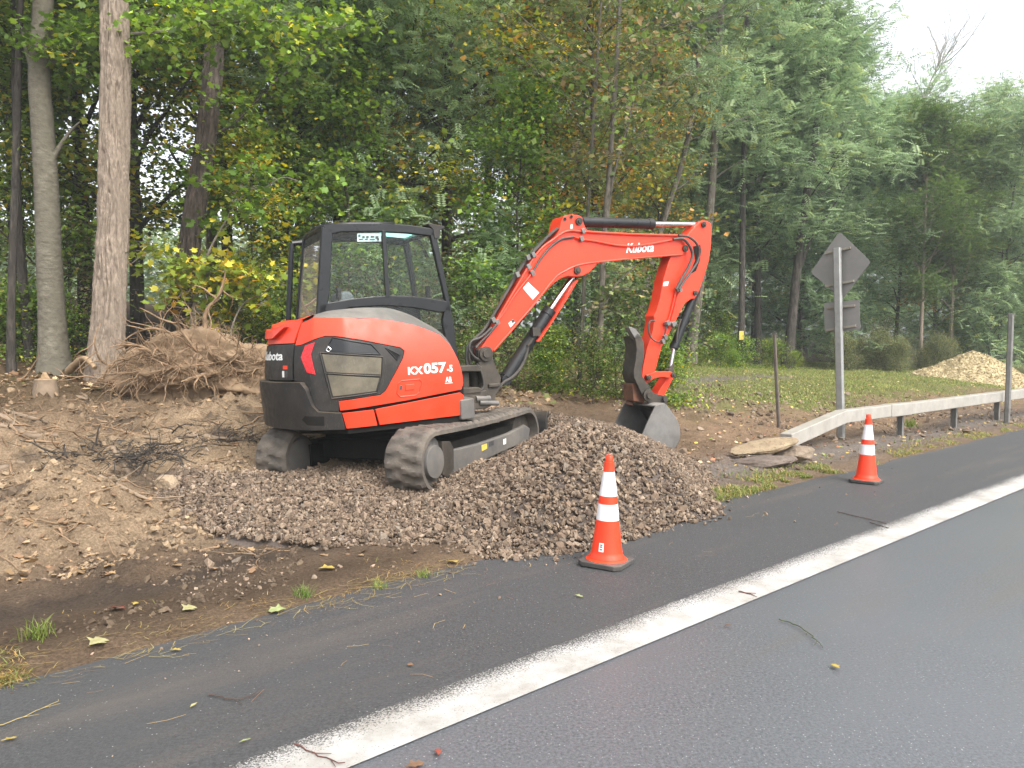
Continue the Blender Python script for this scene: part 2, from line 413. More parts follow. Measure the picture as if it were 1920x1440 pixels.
# ------------------------------------------------------------------ road
def asphalt(name, col, speck, rough, bump):
    m, nt, p, out = new_mat(name)
    tcn = nt.nodes.new('ShaderNodeTexCoord'); v = tcn.outputs['Object']
    c = ramp_mix(nt, noise_n(nt, v, 78, 5, .85, .37, .64), tuple(x * .25 for x in col), tuple(x * 1.85 for x in col))
    c = ramp_mix(nt, noise_n(nt, v, .8, 5, .6, .3, .7), c, tuple(x * 1.12 for x in col))
    mp = _n(nt, 'ShaderNodeMapping'); mp.inputs['Rotation'].default_value = (0, 0, math.atan2(RD[1], RD[0])); mp.vector_type = 'TEXTURE'; nt.links.new(v, mp.inputs['Vector'])
    m2 = _n(nt, 'ShaderNodeMapping'); m2.inputs['Scale'].default_value = (.16, 1.5, 1); nt.links.new(mp.outputs[0], m2.inputs['Vector'])
    st = noise_n(nt, m2.outputs[0], 1.6, 5, .6, .52, .75)
    mm = _n(nt, 'ShaderNodeMath', operation='MULTIPLY'); nt.links.new(st, mm.inputs[0]); mm.inputs[1].default_value = .5
    c = ramp_mix(nt, mm.outputs[0], c, (.12, .098, .08))
    vo = _n(nt, 'ShaderNodeTexVoronoi', Scale=70.0); nt.links.new(v, vo.inputs['Vector'])
    sp = _n(nt, 'ShaderNodeMapRange'); sp.inputs['From Min'].default_value = .20; sp.inputs['From Max'].default_value = .12; nt.links.new(vo.outputs['Distance'], sp.inputs['Value'])
    sc = nt.nodes.new('ShaderNodeSeparateColor'); nt.links.new(vo.outputs['Color'], sc.inputs[0])
    th = _n(nt, 'ShaderNodeMath', operation='GREATER_THAN'); th.inputs[1].default_value = speck; nt.links.new(sc.outputs[0], th.inputs[0])
    m4 = _n(nt, 'ShaderNodeMath', operation='MULTIPLY', use_clamp=True); nt.links.new(sp.outputs[0], m4.inputs[0]); nt.links.new(th.outputs[0], m4.inputs[1])
    c = ramp_mix(nt, m4.outputs[0], c, (.34, .34, .33))
    nt.links.new(c, p.inputs['Base Color']); p.inputs['Roughness'].default_value = rough; p.inputs['Specular IOR Level'].default_value = .45
    b = _n(nt, 'ShaderNodeBump'); b.inputs['Strength'].default_value = bump; b.inputs['Distance'].default_value = .006
    nt.links.new(noise_n(nt, v, 110, 3, .7, None), b.inputs['Height']); nt.links.new(b.outputs[0], p.inputs['Normal'])
    return m
M_SHOULDER = asphalt('shoulder_asphalt', (.050, .050, .051), .90, .68, 1.0)
M_LANE = asphalt('lane_asphalt', (.096, .100, .108), .72, .30, .26)
def road_sheet(name, v0, v1, z, m, du=2.0, nv=2, u0=-300, u1=600):
    us = np.arange(u0, u1, du); vs = np.linspace(v0, v1, nv)
    Ug, Vg = np.meshgrid(us, vs); x, y = XYr(Ug, Vg)
    a = np.arange(Ug.size).reshape(Ug.shape); F = np.stack([a[:-1, :-1], a[:-1, 1:], a[1:, 1:], a[1:, :-1]], -1).reshape(-1, 4)
    return struct(raw_mesh(name, np.stack([x, y, np.full_like(x, z)], -1).reshape(-1, 3), F, m))
road_sheet('road', -7, 2.26, 0.0, M_LANE)
road_sheet('road_shoulder', 2.25, 4.2, 0.003, M_SHOULDER)
# painted edge line, worn at its outer side
m, nt, p, out = new_mat('worn_road_paint')
tcn = nt.nodes.new('ShaderNodeTexCoord'); v = tcn.outputs['Object']
mp = _n(nt, 'ShaderNodeMapping'); mp.vector_type = 'TEXTURE'; mp.inputs['Rotation'].default_value = (0, 0, math.atan2(RD[1], RD[0])); nt.links.new(v, mp.inputs['Vector'])
sx = nt.nodes.new('ShaderNodeSeparateXYZ'); nt.links.new(mp.outputs[0], sx.inputs[0])
e = _n(nt, 'ShaderNodeMapRange'); e.inputs['From Min'].default_value = 2.33; e.inputs['From Max'].default_value = 2.51; e.inputs['To Min'].default_value = .16; e.inputs['To Max'].default_value = .72
nt.links.new(sx.outputs['Y'], e.inputs['Value'])
g = noise_n(nt, v, 115, 4, .85, .28, .72); gl = noise_n(nt, v, 1.6, 4, .6, .2, .8)
a1 = _n(nt, 'ShaderNodeMath', operation='MULTIPLY_ADD'); nt.links.new(gl, a1.inputs[0]); a1.inputs[1].default_value = .22; nt.links.new(e.outputs[0], a1.inputs[2])
wr = _n(nt, 'ShaderNodeMapRange'); nt.links.new(g, wr.inputs['Value']); nt.links.new(a1.outputs[0], wr.inputs['From Max'])
s1 = _n(nt, 'ShaderNodeMath', operation='SUBTRACT'); nt.links.new(a1.outputs[0], s1.inputs[0]); s1.inputs[1].default_value = .18; nt.links.new(s1.outputs[0], wr.inputs['From Min'])
dirt = ramp_mix(nt, noise_n(nt, v, 3.5, 7, .72, .38, .68), (.47, .46, .44), (.29, .27, .235))
nt.links.new(ramp_mix(nt, wr.outputs[0], (.045, .044, .043), dirt), p.inputs['Base Color']); p.inputs['Roughness'].default_value = .8
b = _n(nt, 'ShaderNodeBump'); b.inputs['Strength'].default_value = .6; b.inputs['Distance'].default_value = .005; nt.links.new(g, b.inputs['Height']); nt.links.new(b.outputs[0], p.inputs['Normal'])
road_sheet('road_edge_line', 2.212, 2.49, 0.007, m)
# ================================================================== GRAVEL HEAP
_pp = [tuple(at_depth(px, py, d)) for px, py, d in ((1085, 797, 7.0), (1035, 810, 7.6), (1150, 813, 6.9), (1200, 835, 6.7), (1120, 850, 6.3), (1050, 880, 6.0), (1000, 930, 5.75), (985, 845, 8.2), (940, 861, 7.85), (870, 896, 7.15), (795, 934, 6.6), (1012, 838, 8.4),
       (900, 930, 6.05), (820, 975, 5.8), (700, 960, 6.2), (600, 965, 6.15), (480, 950, 6.4), (420, 935, 6.7), (1260, 880, 6.5), (1150, 930, 5.75), (930, 1000, 5.4), (985, 761, 10.3), (1020, 775, 10.2), (1075, 784, 9.6), (900, 766, 10.4))]
for x, y, z in ((.16, 9.0, .20), (.3, 8.75, .26), (-.2, 9.2, .26), (1.0, 8.6, .50), (1.2, 7.6, .47), (-1.4, 8.2, .20), (-.6, 8.2, .24), (-2.2, 7.4, .16), (-2.5, 7.9, .16), (-2.6, 8.4, .12), (-1.6, 7.0, .17), (-1.2, 9.5, .30), (-.7, 7.2, .16)):
    _pp.append((x, y, z))
for px, py, d in ((345, 955, 6.5), (395, 985, 6.0), (450, 1005, 5.65), (530, 1018, 5.46), (600, 1022, 5.40), (680, 1030, 5.32), (760, 1036, 5.25), (840, 1044, 5.15), (930, 1052, 5.05), (1050, 1044, 5.13), (1130, 1030, 5.33), (1200, 1010, 5.62), (1280, 985, 6.05), (1350, 950, 6.75)):
    p = at_depth(px, py, d); _pp.append((p[0], p[1], float(ground_base(p[0], p[1])) - .01))
    _pp.append((p[0] * 1.0 + (p[0] + .3) * .12, p[1] - .55, -.22))
for x, y in ((2.1, 7.4), (2.3, 8.4), (2.0, 9.6), (1.3, 10.6), (.2, 11.0), (-1.0, 10.8), (-2.0, 10.2), (-2.9, 9.4), (-3.3, 8.4), (-3.1, 7.3)):
    _pp.append((x, y, float(ground_base(x, y)) - .06)); _pp.append((x * 1.3 + .1, y + (y - 8.2) * .35, float(ground_base(x, y)) - .35))
_pf = tps(_pp)
def pile_h(x, y):
    return _pf(x, y) + (fbm(np.asarray(x) * 2.2, np.asarray(y) * 2.2, 71, 3) - .5) * .07
def surf(x, y): return np.maximum(ground_h(x, y), pile_h(x, y))
px_ = np.arange(-3.9, 3.0, .05); py_ = np.arange(4.6, 11.6, .05)
PX, PY = np.meshgrid(px_, py_); PZ = pile_h(PX, PY); GZ = ground_h(PX, PY, False)
PZ = np.where(PZ > GZ - .004, PZ - .03, np.minimum(PZ, GZ) - .12)
m, nt, p, out = new_mat('crushed_stone')
at = _n(nt, 'ShaderNodeAttribute', attribute_name='tint'); tcn = nt.nodes.new('ShaderNodeTexCoord')
c = ramp_mix(nt, noise_n(nt, tcn.outputs['Object'], 60, 4, .6, .3, .7), (.75, .74, .73), (1.25, 1.25, 1.25))
mx = _n(nt, 'ShaderNodeMix', data_type='RGBA', blend_type='MULTIPLY'); mx.inputs['Factor'].default_value = 1
nt.links.new(at.outputs['Color'], mx.inputs[6]); nt.links.new(c, mx.inputs[7]); nt.links.new(mx.outputs[2], p.inputs['Base Color']); p.inputs['Roughness'].default_value = .85; p.inputs['Specular IOR Level'].default_value = .25
M_STONE = m
def rock_template(k, r):
    """irregular angular stone: hull of random points"""
    bm = bmesh.new()
    g = np.random.default_rng(100 + k)
    q = g.normal(size=(11, 3)); q /= np.linalg.norm(q, axis=1)[:, None]; q *= np.array([1, .78, .58]) * g.uniform(.75, 1.0, (11, 1))
    vs = [bm.verts.new(v) for v in q]
    h = bmesh.ops.convex_hull(bm, input=vs)
    bmesh.ops.delete(bm, geom=[v for v in bm.verts if not v.link_faces], context='VERTS')
    bmesh.ops.triangulate(bm, faces=bm.faces)
    bm.verts.index_update()
    V = np.array([v.co[:] for v in bm.verts]); F = np.array([[v.index for v in f.verts] for f in bm.faces]); bm.free()
    return V, F
ROCKS = [rock_template(k, rng) for k in range(14)]
def rand_rot(n, g):
    q = g.normal(size=(n, 4)); q /= np.linalg.norm(q, axis=1)[:, None]; a, b, c, d = q.T
    return np.stack([np.stack([1 - 2 * (c * c + d * d), 2 * (b * c - a * d), 2 * (b * d + a * c)], -1), np.stack([2 * (b * c + a * d), 1 - 2 * (b * b + d * d), 2 * (c * d - a * b)], -1), np.stack([2 * (b * d - a * c), 2 * (c * d + a * b), 1 - 2 * (b * b + c * c)], -1)], 1)
def stones(P, S, cols, g):
    Vs, Fs, Cs, n = [], [], [], 0
    which = g.integers(0, len(ROCKS), len(P)); Rm = rand_rot(len(P), g)
    for k, (V, F) in enumerate(ROCKS):
        i = np.where(which == k)[0]
        if not len(i): continue
        W = np.einsum('nij,vj->nvi', Rm[i], V) * S[i][:, None, None] + P[i][:, None, :]
        Vs.append(W.reshape(-1, 3)); Fs.append((F[None] + (np.arange(len(i)) * len(V))[:, None, None] + n).reshape(-1, 3)); Cs.append(np.repeat(cols[i], len(V), 0)); n += len(i) * len(V)
    return np.concatenate(Vs), np.concatenate(Fs), np.concatenate(Cs)
def stone_cols(n, g):
    base = np.array([(.156, .112, .078), (.200, .149, .106), (.113, .083, .060), (.258, .200, .148), (.155, .126, .098)])
    return base[g.choice(5, n, p=[.34, .28, .2, .1, .08])] * g.uniform(.7, 1.25, (n, 1))
# ground sheet of the heap
a = np.arange(PX.size).reshape(PX.shape); F = np.stack([a[:-1, :-1], a[:-1, 1:], a[1:, 1:], a[1:, :-1]], -1).reshape(-1, 4)
g = np.random.default_rng(3)
base_v = np.stack([PX, PY, PZ], -1).reshape(-1, 3)
# stones all over it, thinner at the back
N0 = 105000
q = np.stack([g.uniform(-3.7, 2.7, N0), g.uniform(4.75, 11.2, N0)], 1)
hz = pile_h(q[:, 0], q[:, 1]); gz = ground_h(q[:, 0], q[:, 1])
over = hz - np.maximum(gz, 0.003 * (UVr(q[:, 0], q[:, 1])[1] < 4.1))
keep = (over > -.015) | ((over > -.11) & (g.random(N0) < .10 * np.exp(over / .05)))
near = np.clip(1.25 - (q[:, 1] - 5.5) * .13, .3, 1)
keep &= g.random(N0) < near
q, hz, gz, over = q[keep], hz[keep], gz[keep], over[keep]
S = np.clip(g.lognormal(math.log(.0195), .42, len(q)), .012, .055)
vz = np.maximum(hz, np.maximum(gz, .004))
P = np.c_[q, np.where(over > -.015, vz + g.uniform(-.012, .016, len(q)), np.maximum(gz, .004) + S * .35)]
cols = stone_cols(len(q), g)
light = fbm(q[:, 0] * .9, q[:, 1] * .9, 77, 2)
cols = cols * (1 + .9 * sstep(.52, .66, light) * (q[:, 0] < .1))[:, None]
V, Ft, Cc = stones(P, S, cols, g)
Vb = base_v; nb = len(Vb)
F4 = np.concatenate([F[:, :3], F[:, [0, 2, 3]]])
heap = raw_mesh('gravel_heap', np.concatenate([Vb, V]), np.concatenate([F4, Ft + nb]), M_STONE, cols=np.concatenate([np.tile([[.10, .08, .067]], (nb, 1)), Cc]))
struct(heap, 'stuff', 'heap of crushed brown grey stone spilling onto the road shoulder'); heap['category'] = 'gravel'
# ================================================================== EXCAVATOR
M = {}
M['orange'] = mat('orange_paint', (.74, .040, .009), .42, 0, .07, 3, dust=.05, updust=.26, coat=.08, scratch=.06, bump=.02, bs=30, spec=.4)
M['black'] = mat('black_plastic', (.016, .017, .019), .5, 0, .25, 5, dust=.13, updust=.85, scratch=.16, spec=.22)
M['cast'] = mat('dirty_cast_steel', (.026, .024, .022), .6, 0, .3, 8, dust=.28, updust=.6, bump=.15, spec=.3)
M['cover'] = mat('grey_engine_cover', (.075, .072, .07), .6, 0, .1, 4, dust=.45, updust=.8, dustcol=(.26, .23, .19))
M['cabblack'] = mat('cab_frame_paint', (.011, .013, .016), .35, 0, .15, 4, dust=.03, updust=.25, spec=.28)
M['mesh'] = mat('dusty_grille', (.05, .045, .035), .8, 0, .2, 9, dust=.7, updust=.8, dustcol=(.20, .17, .115), scratch=.25)
M['chrome'] = mat('chrome_rod', (.5, .5, .5), .2, 1, .05)
M['steel'] = mat('worn_bucket_steel', (.15, .148, .143), .5, .3, .25, 4, dust=.18, updust=.5, bump=.1, bs=40, scratch=.35)
M['rubber'] = mat('muddy_track_rubber', (.045, .042, .038), .85, 0, .3, 10, dust=.85, updust=1.0, dustcol=(.19, .155, .12), bump=.5, bs=45)
M['white'] = mat('white_decal', (.78, .78, .76), .45, 0, .03, 4, dust=.06)
M['reflector'] = mat('red_reflector', (.62, .012, .02), .3, 0, .06, 20, dust=.08)
M['decal_dark'] = mat('printed_decal', (.05, .05, .05), .5, 0, .4, 60)
M['yellow'] = mat('yellow_decal', (.62, .45, .08), .5, 0, .2, 30)
M['deepblack'] = mat('unlit_black_steel', (.010, .010, .010), .8, 0, .2, 5, dust=.05, updust=.15, spec=.1)
M['hose'] = mat('hydraulic_hose', (.025, .025, .025), .55, 0, .2, 20, dust=.2, updust=.45)
M['seat'] = mat('seat_fabric', (.16, .17, .18), .85, 0, .1, 20)
M['greypanel'] = mat('grey_cab_trim', (.10, .10, .10), .7, 0, .1, 8)
M['sticker'] = mat('pale_notice', (.42, .62, .60), .5, 0, .1, 30)
def glass_mat(name, tint, mixf):
    m, nt, p, out = new_mat(name)
    g = _n(nt, 'ShaderNodeBsdfGlossy'); g.inputs['Roughness'].default_value = .03; g.inputs['Color'].default_value = (.9, .95, .95, 1)
    t = _n(nt, 'ShaderNodeBsdfTransparent'); t.inputs['Color'].default_value = rgba(tint)
    f = _n(nt, 'ShaderNodeFresnel', IOR=1.33); mx = _n(nt, 'ShaderNodeMixShader')
    nt.links.new(f.outputs[0], mx.inputs[0]); nt.links.new(t.outputs[0], mx.inputs[1]); nt.links.new(g.outputs[0], mx.inputs[2])
    d = _n(nt, 'ShaderNodeBsdfDiffuse'); d.inputs['Color'].default_value = (.3, .28, .24, 1)
    m2 = _n(nt, 'ShaderNodeMixShader'); m2.inputs[0].default_value = mixf
    nt.links.new(mx.outputs[0], m2.inputs[1]); nt.links.new(d.outputs[0], m2.inputs[2])
    nt.links.new(m2.outputs[0], out.inputs['Surface']); return m
M['glass'] = glass_mat('tinted_glass', (.90, .95, .93), .006)
M['dirtyglass'] = glass_mat('dusty_glass', (.5, .52, .47), .45)
M['skyglass'] = leafless = new_mat('green_roof_glass')[0]
_nt = leafless.node_tree; _t = _n(_nt, 'ShaderNodeBsdfTranslucent'); _t.inputs['Color'].default_value = (.30, .72, .62, 1)
_nt.links.new(_t.outputs[0], [q for q in _nt.nodes if q.type == 'OUTPUT_MATERIAL'][0].inputs['Surface'])

EC = np.array([-1.10, 8.27, .07])
EN = np.array([-.0538, -.0224, 1.0]); EN /= np.linalg.norm(EN)
def exc_frame(h):
    f = np.array([math.cos(RAD(h)), math.sin(RAD(h)), 0]); f = f - EN * (f @ EN); f /= np.linalg.norm(f)
    return f, np.cross(EN, f), EN
UX, UY, UZ = exc_frame(28.0)
TX, TY, TZ = exc_frame(63.5)
def U(x, y, z): return EC + x * UX + y * UY + z * UZ
def T(x, y, z): return EC + x * TX + y * TY + z * TZ
def UP(px, py, y):                                    # the photograph's point on the machine's plane y = const
    return on_plane(px, py, U(0, y, 0), UY)
def UPX(px, py, x): return on_plane(px, py, U(x, 0, 0), UX)
def toU(p):
    q = np.asarray(p) - EC; return np.array([q @ UX, q @ UY, q @ UZ])
exc = thing('mini_excavator', 'orange tracked excavator with black cab and folded boom parked on the gravel heap', 'excavator', (EC[0], EC[1], 0))

# ---- plan curve of the upper body: right side, tail arc, left side
RT = 1.42; YS = .93
def _plan():
    a0 = math.atan2(-YS, -math.sqrt(RT ** 2 - YS ** 2)); pts = [(.335, -.33), (.335, -.84), (.32, -.905), (.27, -.93)]
    pts += [(x, -YS) for x in np.linspace(.2, -.88, 16)]
    angs = np.linspace(a0 - .10, -2 * math.pi - a0 + .10 - 0, 40) if False else np.linspace(a0 + 2 * math.pi - .12, 2 * math.pi - (a0 + 2 * math.pi) + .12, 44)
    pts += [(RT * math.cos(a), RT * math.sin(a)) for a in angs]
    pts += [(x, YS) for x in np.linspace(-.88, .35, 10)]
    P = np.array(pts)
    for _ in range(2):                                # soften corners
        Q = [P[0]]
        for i in range(len(P) - 1): Q += [P[i] * .75 + P[i + 1] * .25, P[i] * .25 + P[i + 1] * .75]
        P = np.array(Q + [P[-1]])
    d = np.r_[0, np.cumsum(np.linalg.norm(np.diff(P, axis=0), axis=1))]
    s = np.arange(0, d[-1], .02)
    return s, np.stack([np.interp(s, d, P[:, 0]), np.interp(s, d, P[:, 1])], 1)
PS, PP = _plan()
_t = np.gradient(PP, axis=0); _t /= np.linalg.norm(_t, axis=1)[:, None]
for _ in range(4): _t[1:-1] = (_t[:-2] + _t[1:-1] * 2 + _t[2:]) / 4
_t /= np.linalg.norm(_t, axis=1)[:, None]
PN = np.stack([_t[:, 1], -_t[:, 0]], 1)               # sign fixed below
if PN[20] @ np.array([0, -1.0]) < 0: PN = -PN
def inset(z):
    return .10 * np.clip((z - 1.12) / .5, 0, None) ** 1.8 + .02 * np.clip((.95 - z) / .3, 0, 1.5)
def HS(s, z, off=0.0):
    x = np.interp(s, PS, PP[:, 0]); y = np.interp(s, PS, PP[:, 1])
    nx = np.interp(s, PS, PN[:, 0]); ny = np.interp(s, PS, PN[:, 1])
    k = off - inset(z)
    return U(x + nx * k, y + ny * k, z)
def HI(px, py, s0=None):                              # photograph point -> (s, z) on that surface
    q = toU(UP(px, py, -YS)); s, z = (PS[np.argmin(np.abs(PP[:, 0] - q[0]) + (PP[:, 1] > -.5) * 9)] if s0 is None else s0), q[2]
    for _ in range(40):
        p = proj(HS(s, z)); e = np.array([px, py]) - p
        if np.abs(e).max() < .05: break
        J = np.stack([(proj(HS(s + .004, z)) - p) / .004, (proj(HS(s, z + .004)) - p) / .004], 1)
        st = np.linalg.lstsq(J + np.eye(2) * 1e-3, e, rcond=None)[0]
        st = np.clip(st, -.12, .12); s = float(np.clip(s + st[0], .01, 3.2)); z += st[1]
    return np.array([s, z])
def HPoly(px): return np.array([HI(*q) for q in px])
def shell(poly, off, name, m, th=.02, ds=.045, parent=None, bevel=.006):
    """a polygon in (s, z) laid on the curved body: cut in strips, lifted by off, with thickness"""
    poly = np.asarray(poly, float)
    bm = bmesh.new()
    vs = [bm.verts.new((a, b, 0)) for a, b in poly]; bm.faces.new(vs)
    for ax, st in ((0, ds), (1, .09)):
        lo, hi = poly[:, ax].min(), poly[:, ax].max()
        for c in np.arange(math.ceil(lo / st) * st, hi, st):
            co = [0, 0, 0]; no = [0, 0, 0]; co[ax] = c; no[ax] = 1
            bmesh.ops.bisect_plane(bm, geom=bm.verts[:] + bm.edges[:] + bm.faces[:], plane_co=co, plane_no=no, dist=1e-5)
    bm.verts.index_update()
    b = MB(); n = len(bm.verts)
    up = [HS(v.co.x, v.co.y, off) for v in bm.verts]; dn = [HS(v.co.x, v.co.y, off - th) for v in bm.verts]
    fs = [[v.index for v in f.verts] for f in bm.faces]
    be = [(e.verts[0].index, e.verts[1].index) for e in bm.edges if len(e.link_faces) == 1]
    b.add(up + dn, fs + [[i + n for i in f] for f in fs] + [(i, j, j + n, i + n) for i, j in be])
    bm.free()
    return b.build(name, m, parent or exc, bevel=bevel, seg=2, sharp=30)
def strip_text(s, sz0, sz1, height, off, name, m, parent, shear=0, bold=.02):
    """lettering laid on the body: from (s,z) start to (s,z) end of its base line"""
    V, F = text_mesh(s, bold); L = 1.0; hy = V[:, 1].max()
    b = MB(); vs = []
    for x, y in V:
        yy = y / hy * height; xx = x + shear * yy
        s_ = sz0[0] + (sz1[0] - sz0[0]) * xx; z_ = sz0[1] + (sz1[1] - sz0[1]) * xx + yy
        vs.append(HS(s_, z_, off))
    b.add(vs, F)
    return b.build(name, m, parent, smooth=False, solid=.002)
# ---- body shells
TOPL = [(566, 606), (588, 594), (617, 595.5), (660, 596), (700, 597), (740, 602), (778, 610), (803, 619), (824, 628), (839, 642), (850, 658), (860, 678), (866, 700), (868, 718)]
ht = HPoly(TOPL); SEAM = float(HI(552, 649)[0])
core_s = np.arange(.02, PS[-1], .04)
zr = np.interp(core_s, ht[::-1, 0], ht[::-1, 1])
zr = np.where(core_s > 2.25, np.interp(core_s, [2.25, 2.45, 2.86, 3.3, 3.5, 3.9, 5.3], [1.66, 1.64, 1.59, 1.62, 1.55, 1.20, 1.2]), zr)
b = MB(); G = []
for t in np.linspace(0, 1, 9): G.append([HS(s, .66 + (z - .03 - .66) * t, -.03) for s, z in zip(core_s, zr)])
b.grid(G)
n = len(core_s)
bot = [HS(s, .66, -.03) for s in core_s]; b.add(bot, [tuple(range(n))])
top = [HS(s, z - .03, -.03) for s, z in zip(core_s, zr)]
b.grid([top, [U(float(np.clip(toU(q)[0], -.85, .1)), float(np.clip(toU(q)[1], -.5, .6)), min(toU(q)[2] + .04, 1.66)) for q in top]])
b.build('engine_bay', M['deepblack'], exc)
BLK = [(554, 649), (564, 648), (608, 631.5), (629, 631.5), (671.5, 637.5), (750, 652.5), (757, 658.5), (754, 672), (722, 732), (713, 739.5), (635, 751)]
hood = shell(HPoly(TOPL + [(865, 730), (815, 740), (760, 751), (700, 761), (638, 770), (635.5, 752.3), (714, 740.7), (723.5, 732.4), (755.5, 672), (758.6, 658), (750, 651), (671.5, 636), (629, 630), (608, 630), (564, 646.8), (554, 648)]), .004, 'engine_hood', M['orange'])
side_panel = shell(HPoly(BLK + [(635, 772), (600, 770.5), (592, 764), (583, 735), (572, 717.5), (553, 713.5)]), .006, 'side_panel', M['black'])
shell([(SEAM + .012, 1.445), tuple(HI(566, 606) + [.012, 0]), tuple(HI(585, 592.5) + [.012, 0])][:2] + [(2.30, 1.66), (2.456, 1.645), (2.86, 1.60), (3.26, 1.645), (3.45, 1.62), (3.45, 1.445)], .006, 'rear_hood', M['orange'])
shell([(2.50, 1.60), (2.86, 1.575), (3.2, 1.60), (3.0, 1.50), (2.72, 1.50)], .05, 'rear_spoiler', M['orange'], th=.05)
rp = shell([(SEAM + .01, 1.435), (3.47, 1.435), (3.47, 1.10), (SEAM + .01, 1.10)], .004, 'rear_panel', M['black'])
cw = shell([(3.55, 1.085), (SEAM, 1.085)] + list(map(tuple, HPoly([(571, 716.5), (580, 729), (590, 761), (599, 771.5), (640.5, 774), (648.5, 804)]))) + [(1.95, .640), (2.3, .645), (2.9, .65), (3.55, .645)], .06, 'counterweight', M['black'], th=.14, bevel=.014)
shell(HPoly([(611, 779), (611, 797), (585, 796), (575, 786), (580, 778)]), .062, 'tie_down_recess_shade', M['deepblack'], th=.012, parent=cw)  # dark plate on the counterweight, the recess's shade put into its colour
shell(HPoly([(641.5, 774.5), (700, 768), (707, 797.5), (650, 803.5)]), .012, 'frame_skirt', M['orange'], th=.03, bevel=.01)
shell(HPoly([(703, 767.5), (862, 736), (868, 741), (862, 778.5), (711.5, 796.5)]), .014, 'frame_skirt', M['orange'], th=.03, bevel=.01)
b = MB(); b.prism([U(x, y, .60) for x, y in ((.215, -.945), (.32, -.94), (.375, -.915), (.405, -.86), (.41, -.78), (.41, -.35), (.215, -.35))], UZ * .205)
b.build('front_bumper', M['cover'], exc, bevel=.02, seg=3)
shell(HPoly([(573.5, 648), (591, 641.8), (583.5, 664), (592, 702.3), (577, 698.5), (565.5, 670)]), .011, 'reflector', M['reflector'], th=.012, parent=side_panel, bevel=.003)
shell(HPoly([(624, 635), (694, 647.5), (711, 663.5), (612, 658.5)]), .009, 'grille_cover', M['cabblack'], parent=side_panel, th=.01)
for q in ([(604, 664), (715, 671), (713.5, 702.5), (612.5, 697.5)], [(614.5, 702.5), (710.5, 708.5), (704, 733), (625, 743)]):
    shell(HPoly(q), .010, 'air_grille', M['mesh'], parent=side_panel, th=.01)
shell(HPoly([(723, 653), (749, 666), (744, 674.5)]), .008, 'air_vent', M['deepblack'], parent=side_panel, th=.01)
def ridge(px, off, r, name, m, parent, closed=True, n=10):
    q = HPoly(px + ([px[0]] if closed else [])); pts = []
    for i in range(len(q) - 1):
        for t in np.linspace(0, 1, n, endpoint=False): pts.append(HS(*(q[i] * (1 - t) + q[i + 1] * t), off))
    pts.append(HS(*q[-1], off))
    bb = MB(); bb.tube(pts, r, 6); return bb.build(name, m, parent)
ridge([(600.5, 661), (717, 669), (715.5, 705), (706, 736), (622, 747.5)], .010, .007, 'grille_frame', M['black'], side_panel)
ridge([(609, 660.5), (623.5, 632.8), (695.6, 645.5), (712.5, 664.5)], .010, .006, 'grille_frame', M['cabblack'], side_panel)
ridge([(612, 700), (713, 705.5)], .012, .006, 'grille_frame', M['black'], side_panel, False)
ridge([(722, 652), (749.4, 665.7), (744, 675.4)], .009, .005, 'vent_frame', M['cabblack'], side_panel)
ridge([(612, 657), (616, 650), (621, 655), (617, 660)], .016, .006, 'latch', M['chrome'], side_panel)
lock = ridge([(752, 714), (786, 711), (791, 717), (786, 735), (779, 741), (750, 744), (744, 737), (747, 719)], .006, .006, 'lock_recess', M['orange'], hood)
shell(HPoly([(759.5, 721), (776.5, 719.5), (776, 730.5), (759, 732.5)]), .012, 'handle', M['orange'], th=.014, parent=hood)
shell(HPoly([(749.5, 723), (754, 722.5), (754, 730), (749.5, 730.5)]), .009, 'lock', M['decal_dark'], th=.01, parent=hood)
# lettering on the hood: small caps, then the larger numerals
def hood_text(s, a, c, hpx, bold=.03, shear=.10):
    A, C = HI(*a), HI(*c); h = abs(HI(a[0], a[1] - hpx)[1] - A[1])
    strip_text(s, A, C, h, .006, 'model_lettering', M['white'], hood, shear, bold)
hood_text('KX', (765, 702.8), (793, 701.0), 14.5)
hood_text('057', (794.5, 701.3), (836.5, 698.2), 20, .032)
hood_text('-5', (838, 697.8), (848.5, 697), 13)
hood_text('AB', (835, 716.6), (846.5, 716), 10, .02)
shell(HPoly([(834, 718.2), (848.5, 717.2), (848.5, 718.2), (834, 719.4)]), .006, 'model_lettering', M['white'], th=.003, parent=hood, bevel=0)
strip_text('Kubota', (3.10, 1.29), (2.52, 1.29), .085, .006, 'rear_lettering', M['white'], rp, 0, .02)
for q, m in (((2.43, 1.205, .075, .035), 'orange'), ((2.43, 1.13, .045, .06), 'decal_dark'), ((2.485, 1.13, .035, .06), 'white')):
    shell([(q[0], q[1]), (q[0], q[1] + q[3]), (q[0] + q[2], q[1] + q[3]), (q[0] + q[2], q[1])], .007, 'warning_decal', M[m], th=.003, parent=rp, bevel=0)
